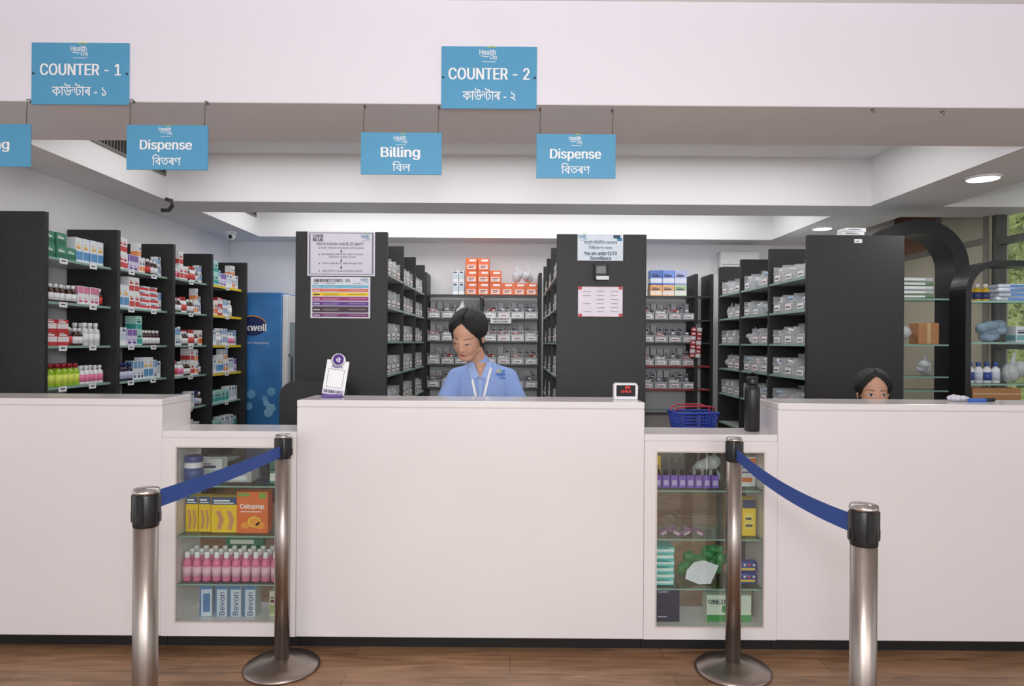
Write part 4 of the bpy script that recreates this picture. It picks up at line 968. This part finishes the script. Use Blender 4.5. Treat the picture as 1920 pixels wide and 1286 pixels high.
def hand(b,wr,dirv,side):
    dirv=Vector(dirv).normalized(); wr=Vector(wr); lat=dirv.cross(Vector((0,0,1))).normalized()*side
    b.cap(wr,wr+dirv*.07,.022,.026)
    for k,L in enumerate((.062,.072,.068,.052)):
        base=wr+dirv*.08+lat*(-.027+.018*k); m=base+dirv*L*.55+Vector((0,0,-.006)); e=m+dirv*L*.4+Vector((0,0,-.022))
        b.cap(base,m,.0088,.008,0,8); b.cap(m,e,.008,.007,0,8)
    tb=wr+dirv*.03-lat*.02; b.cap(tb,tb+dirv*.03-lat*.025,.011,.01,0,8); b.cap(tb+dirv*.03-lat*.025,tb+dirv*.055-lat*.03+Vector((0,0,-.008)),.01,.008,0,8)
# --- person 1
hc=W(877,631,3.52); SC=1.10
HM=Matrix.Translation(hc)@Matrix.Rotation(math.radians(-20),4,'Z')@Matrix.Rotation(math.radians(6),4,'Y')@Matrix.Rotation(math.radians(29),4,'X')@Matrix.Scale(SC,4)
X0=W(904,684,3.62).x; Y0=3.68; ZS=1.20
b=B(); headshape(b,HM)
nt0=HM@Vector((0,.035,-.065)); nb=Vector((X0-.008,Y0-.025,ZS-.01))
b.cap(nt0,nb,.043,.048)
b.cap((X0,Y0,ZS-.09),(X0,Y0+.03,.86),.085,.10); b.cap((X0-.12,Y0,ZS-.08),(X0+.12,Y0,ZS-.08),.035,.035)
b.ell((X0,Y0+.05,.80),(.15,.11,.13))
el={-1:Vector((X0-.21,Y0-.05,.955)),1:Vector((X0+.21,Y0-.03,.94))}; wrp={-1:Vector((X0-.17,3.43,.845)),1:Vector((X0+.07,3.42,.845))}
for s in (-1,1):
    b.cap((X0+s*.14,Y0,ZS-.07),el[s],.042,.036); b.cap(el[s],wrp[s],.034,.024); hand(b,wrp[s],(-.1 if s<0 else -.4,-.9,-.1),s)
    b.cap((X0+s*.08,Y0+.05,.78),(X0+s*.085,Y0+.04,.42),.08,.052); b.cap((X0+s*.085,Y0+.04,.42),(X0+s*.085,Y0+.06,.06),.05,.034); b.cap((X0+s*.085,Y0+.07,.035),(X0+s*.095,Y0-.09,.03),.033,.028)
P1=remesh('person',b,.0042,3,[M_SKIN,M_TROU],lambda c: 1 if c.z<.86 and c.y>Y0-.12 and abs(c.x-X0)<.18 else 0,label='woman in light blue shirt standing behind counter, looking down',cat='person')
face(P1,HM,True); hairdo(HM,P1)
b=B()
for s in (-1,1): b.cap((X0,Y0+.005,ZS-.035),(X0+s*.137,Y0+.0,ZS-.066),.058,.053)
b.ell((X0,Y0-.005,1.06),(.160,.112,.17)); b.ell((X0,Y0+.02,.92),(.158,.12,.16))
b.ell((X0-.055,Y0-.05,1.04),(.075,.055,.085)); b.ell((X0+.055,Y0-.05,1.04),(.075,.055,.085)); b.ell((X0,Y0-.052,1.05),(.09,.055,.09))
b.cap(nb-Vector((0,-.02,.03)),nb.lerp(nt0,.22),.066,.055)
for s in (-1,1):
    a=Vector((X0+s*.138,Y0,ZS-.068)); b.cap(a,a.lerp(el[s],.85),.054,.059)
    m=a.lerp(el[s],.5); b.cap(m+Vector((-s*.045,-.025,.01)),m+Vector((s*.03,-.042,-.03)),.010,.008); m=a.lerp(el[s],.78); b.cap(m+Vector((-s*.045,-.030,.0)),m+Vector((s*.03,-.042,-.02)),.011,.008)
SH=remesh('shirt',b,.005,5,[M_SHIRT],parent=P1)
bpy.context.view_layer.update()
def onshirt(x,z,off=.003):
    ok,loc,nrm,idx=SH.ray_cast(Vector((x,2.5,z)),Vector((0,1,0)))
    return (loc+nrm*off) if ok else Vector((x,Y0-.08,z))
def patch(L,R,name,m,off,parent,n=8,th=.0015):
    b=B(); vs=[]; k=len(L)
    for (a,c) in zip(L,R):
        for i in range(n+1):
            t=i/n; vs.append(onshirt(a[0]+(c[0]-a[0])*t,a[1]+(c[1]-a[1])*t,off))
    b.add(vs,[(j*(n+1)+i,j*(n+1)+i+1,(j+1)*(n+1)+i+1,(j+1)*(n+1)+i) for j in range(k-1) for i in range(n)],0,True)
    o=mk(name,b,[m],parent=parent); md=o.modifiers.new('s','SOLIDIFY'); md.thickness=th; md.offset=1; return o
def ln(a,c,n=8): return [(a[0]+(c[0]-a[0])*i/n,a[1]+(c[1]-a[1])*i/n) for i in range(n+1)]
zt=ZS+.016; XN=nb.x
patch(ln((XN-.032,zt),(XN-.002,ZS-.062)),ln((XN+.032,zt),(XN+.002,ZS-.062)),'neckline_skin',M_SKIN,.0015,P1)
COL=mat('collar_blue',(162,186,234),.85)
for s in (-1,1):
    patch(ln((XN+s*.033,zt+.004),(XN+s*.003,ZS-.060)),ln((XN+s*.058,zt-.002),(XN+s*.050,ZS-.078)),'collar',COL,.004,SH,th=.003)
    patch(ln((XN+s*.060,ZS-.015),(XN+s*.012,.97)),ln((XN+s*.047,ZS-.015),(XN-s*.002,.97)),'lanyard',M_WHT,.0065,P1,n=2,th=.0008)
patch(ln((XN-.012,ZS-.062),(XN-.012,.95)),ln((XN+.012,ZS-.062),(XN+.012,.95)),'placket',COL,.0015,SH,n=2)
lx,lzz=W(938,703,3.58).x,W(934,704,3.58).z
b=B(); text(b,'Health',lx,lzz+.004,.05,.015,0,0,True); text(b,'City',lx+.01,lzz-.015,.034,.013,0,0,True)
for k,(dx,mi) in enumerate(((-.014,1),(.002,2),(.016,0))): b.add([(lx+dx-.008,0,lzz+.016),(lx+dx+.008,0,lzz+.016),(lx+dx+.003,0,lzz+.030)],[(0,1,2)],mi)
b.v=[tuple(onshirt(v[0],v[2],.003)) for v in b.v]
mk('embroidered_logo',b,[C(30,100,185),C(235,190,60),C(90,170,90)],parent=SH)
b=B(); b.ell((0,0,.05),(.062,.03,.055)); b.cap((0,0,.08),(.01,0,.185),.035,.004); b.ground()
mk('white_bag',b,[C(236,236,242,.7)],loc=(-.491,6.66,1.557),label='knotted white plastic bag standing on the back rack shelf',cat='bag')
# --- person 2
hc2=W(1638,737,3.62)
HM2=Matrix.Translation(hc2)@Matrix.Rotation(math.radians(-14),4,'Z')@Matrix.Rotation(math.radians(4),4,'X')@Matrix.Scale(1.02,4)
x2,y2=hc2.x,3.66; zs=hc2.z-.17
b=B(); headshape(b,HM2)
b.cap(HM2@Vector((0,.035,-.075)),(x2,y2+.02,zs-.01),.044,.05); b.cap((x2,y2+.02,zs-.06),(x2,y2+.06,.56),.09,.11); b.cap((x2-.13,y2+.02,zs-.05),(x2+.13,y2+.02,zs-.05),.04,.04)
for s in (-1,1):
    e=Vector((x2+s*.21,y2-.02,zs-.28)); b.cap((x2+s*.15,y2+.02,zs-.05),e,.043,.036); w_=Vector((x2+s*.1,y2-.2,zs-.32)); b.cap(e,w_,.034,.024); hand(b,w_,(-s*.2,-1,-.2),s)
    k=Vector((x2+s*.1,y2-.3,.50)); b.cap((x2+s*.09,y2+.05,.50),k,.075,.055); b.cap(k,(x2+s*.1,y2-.26,.07),.05,.033); b.cap((x2+s*.1,y2-.25,.035),(x2+s*.11,y2-.36,.03),.033,.026)
P2=remesh('person',b,.0045,3,[M_SKIN,M_TROU],lambda c: 1 if c.z<.58 else 0,label='dark haired woman seated low behind the counter, eyes showing',cat='person')
face(P2,HM2,False); hairdo(HM2,P2)
b=B(); b.cap((x2-.12,y2+.02,zs-.055),(x2+.12,y2+.02,zs-.055),.06,.06); b.ell((x2,y2+.01,zs-.16),(.17,.12,.17)); b.ell((x2,y2+.05,.62),(.16,.13,.15))
for s in (-1,1): b.cap((x2+s*.15,y2+.02,zs-.055),(x2+s*.2,y2-.01,zs-.24),.058,.055)
remesh('shirt',b,.007,3,[M_SHIRT],parent=P2)
b=B(); b.lathe([(.17,.40),(.18,.41),(.18,.44),(.16,.455)],32)
o=mk('stool',b,[C(40,40,44,.6)],loc=(x2,y2+.06,-.03),label='round black stool under the seated woman',cat='stool')
for k in range(4):
    a=math.pi/4+k*math.pi/2; b=B(); b.tube([(.11*math.cos(a),.11*math.sin(a),.40),(.17*math.cos(a),.17*math.sin(a),.03)],.012); mk('leg',b,[M_STEEL],parent=o)
# ------------------------------------------------------------ lights
w=bpy.data.worlds.new('World'); scene.world=w; w.use_nodes=True
bg=w.node_tree.nodes['Background']; bg.inputs[0].default_value=(.93,.95,1,1); bg.inputs[1].default_value=.95
def area(n,loc,rot,sx,sy,e,col=(1,1,1)):
    L=bpy.data.lights.new(n,'AREA'); L.shape='RECTANGLE'; L.size=sx; L.size_y=sy; L.energy=e; L.color=col
    o=bpy.data.objects.new(n,L); scene.collection.objects.link(o); o.location=loc; o.rotation_euler=rot
area('entrance_daylight',(0.3,-3.2,1.95),(math.radians(95),0,0),7,1.5,100,(1,.99,.99))
area('flash_lamp',(0,-.15,1.62),(math.radians(96),0,0),.35,.25,28,(1,.985,.98))
area('coffer_lamp_front',(0,4.2,2.67),(0,0,0),4.6,.9,30,(1,.99,.98))
area('coffer_lamp_rear',(0,6.0,2.67),(0,0,0),4.4,.8,36,(1,.99,.98))
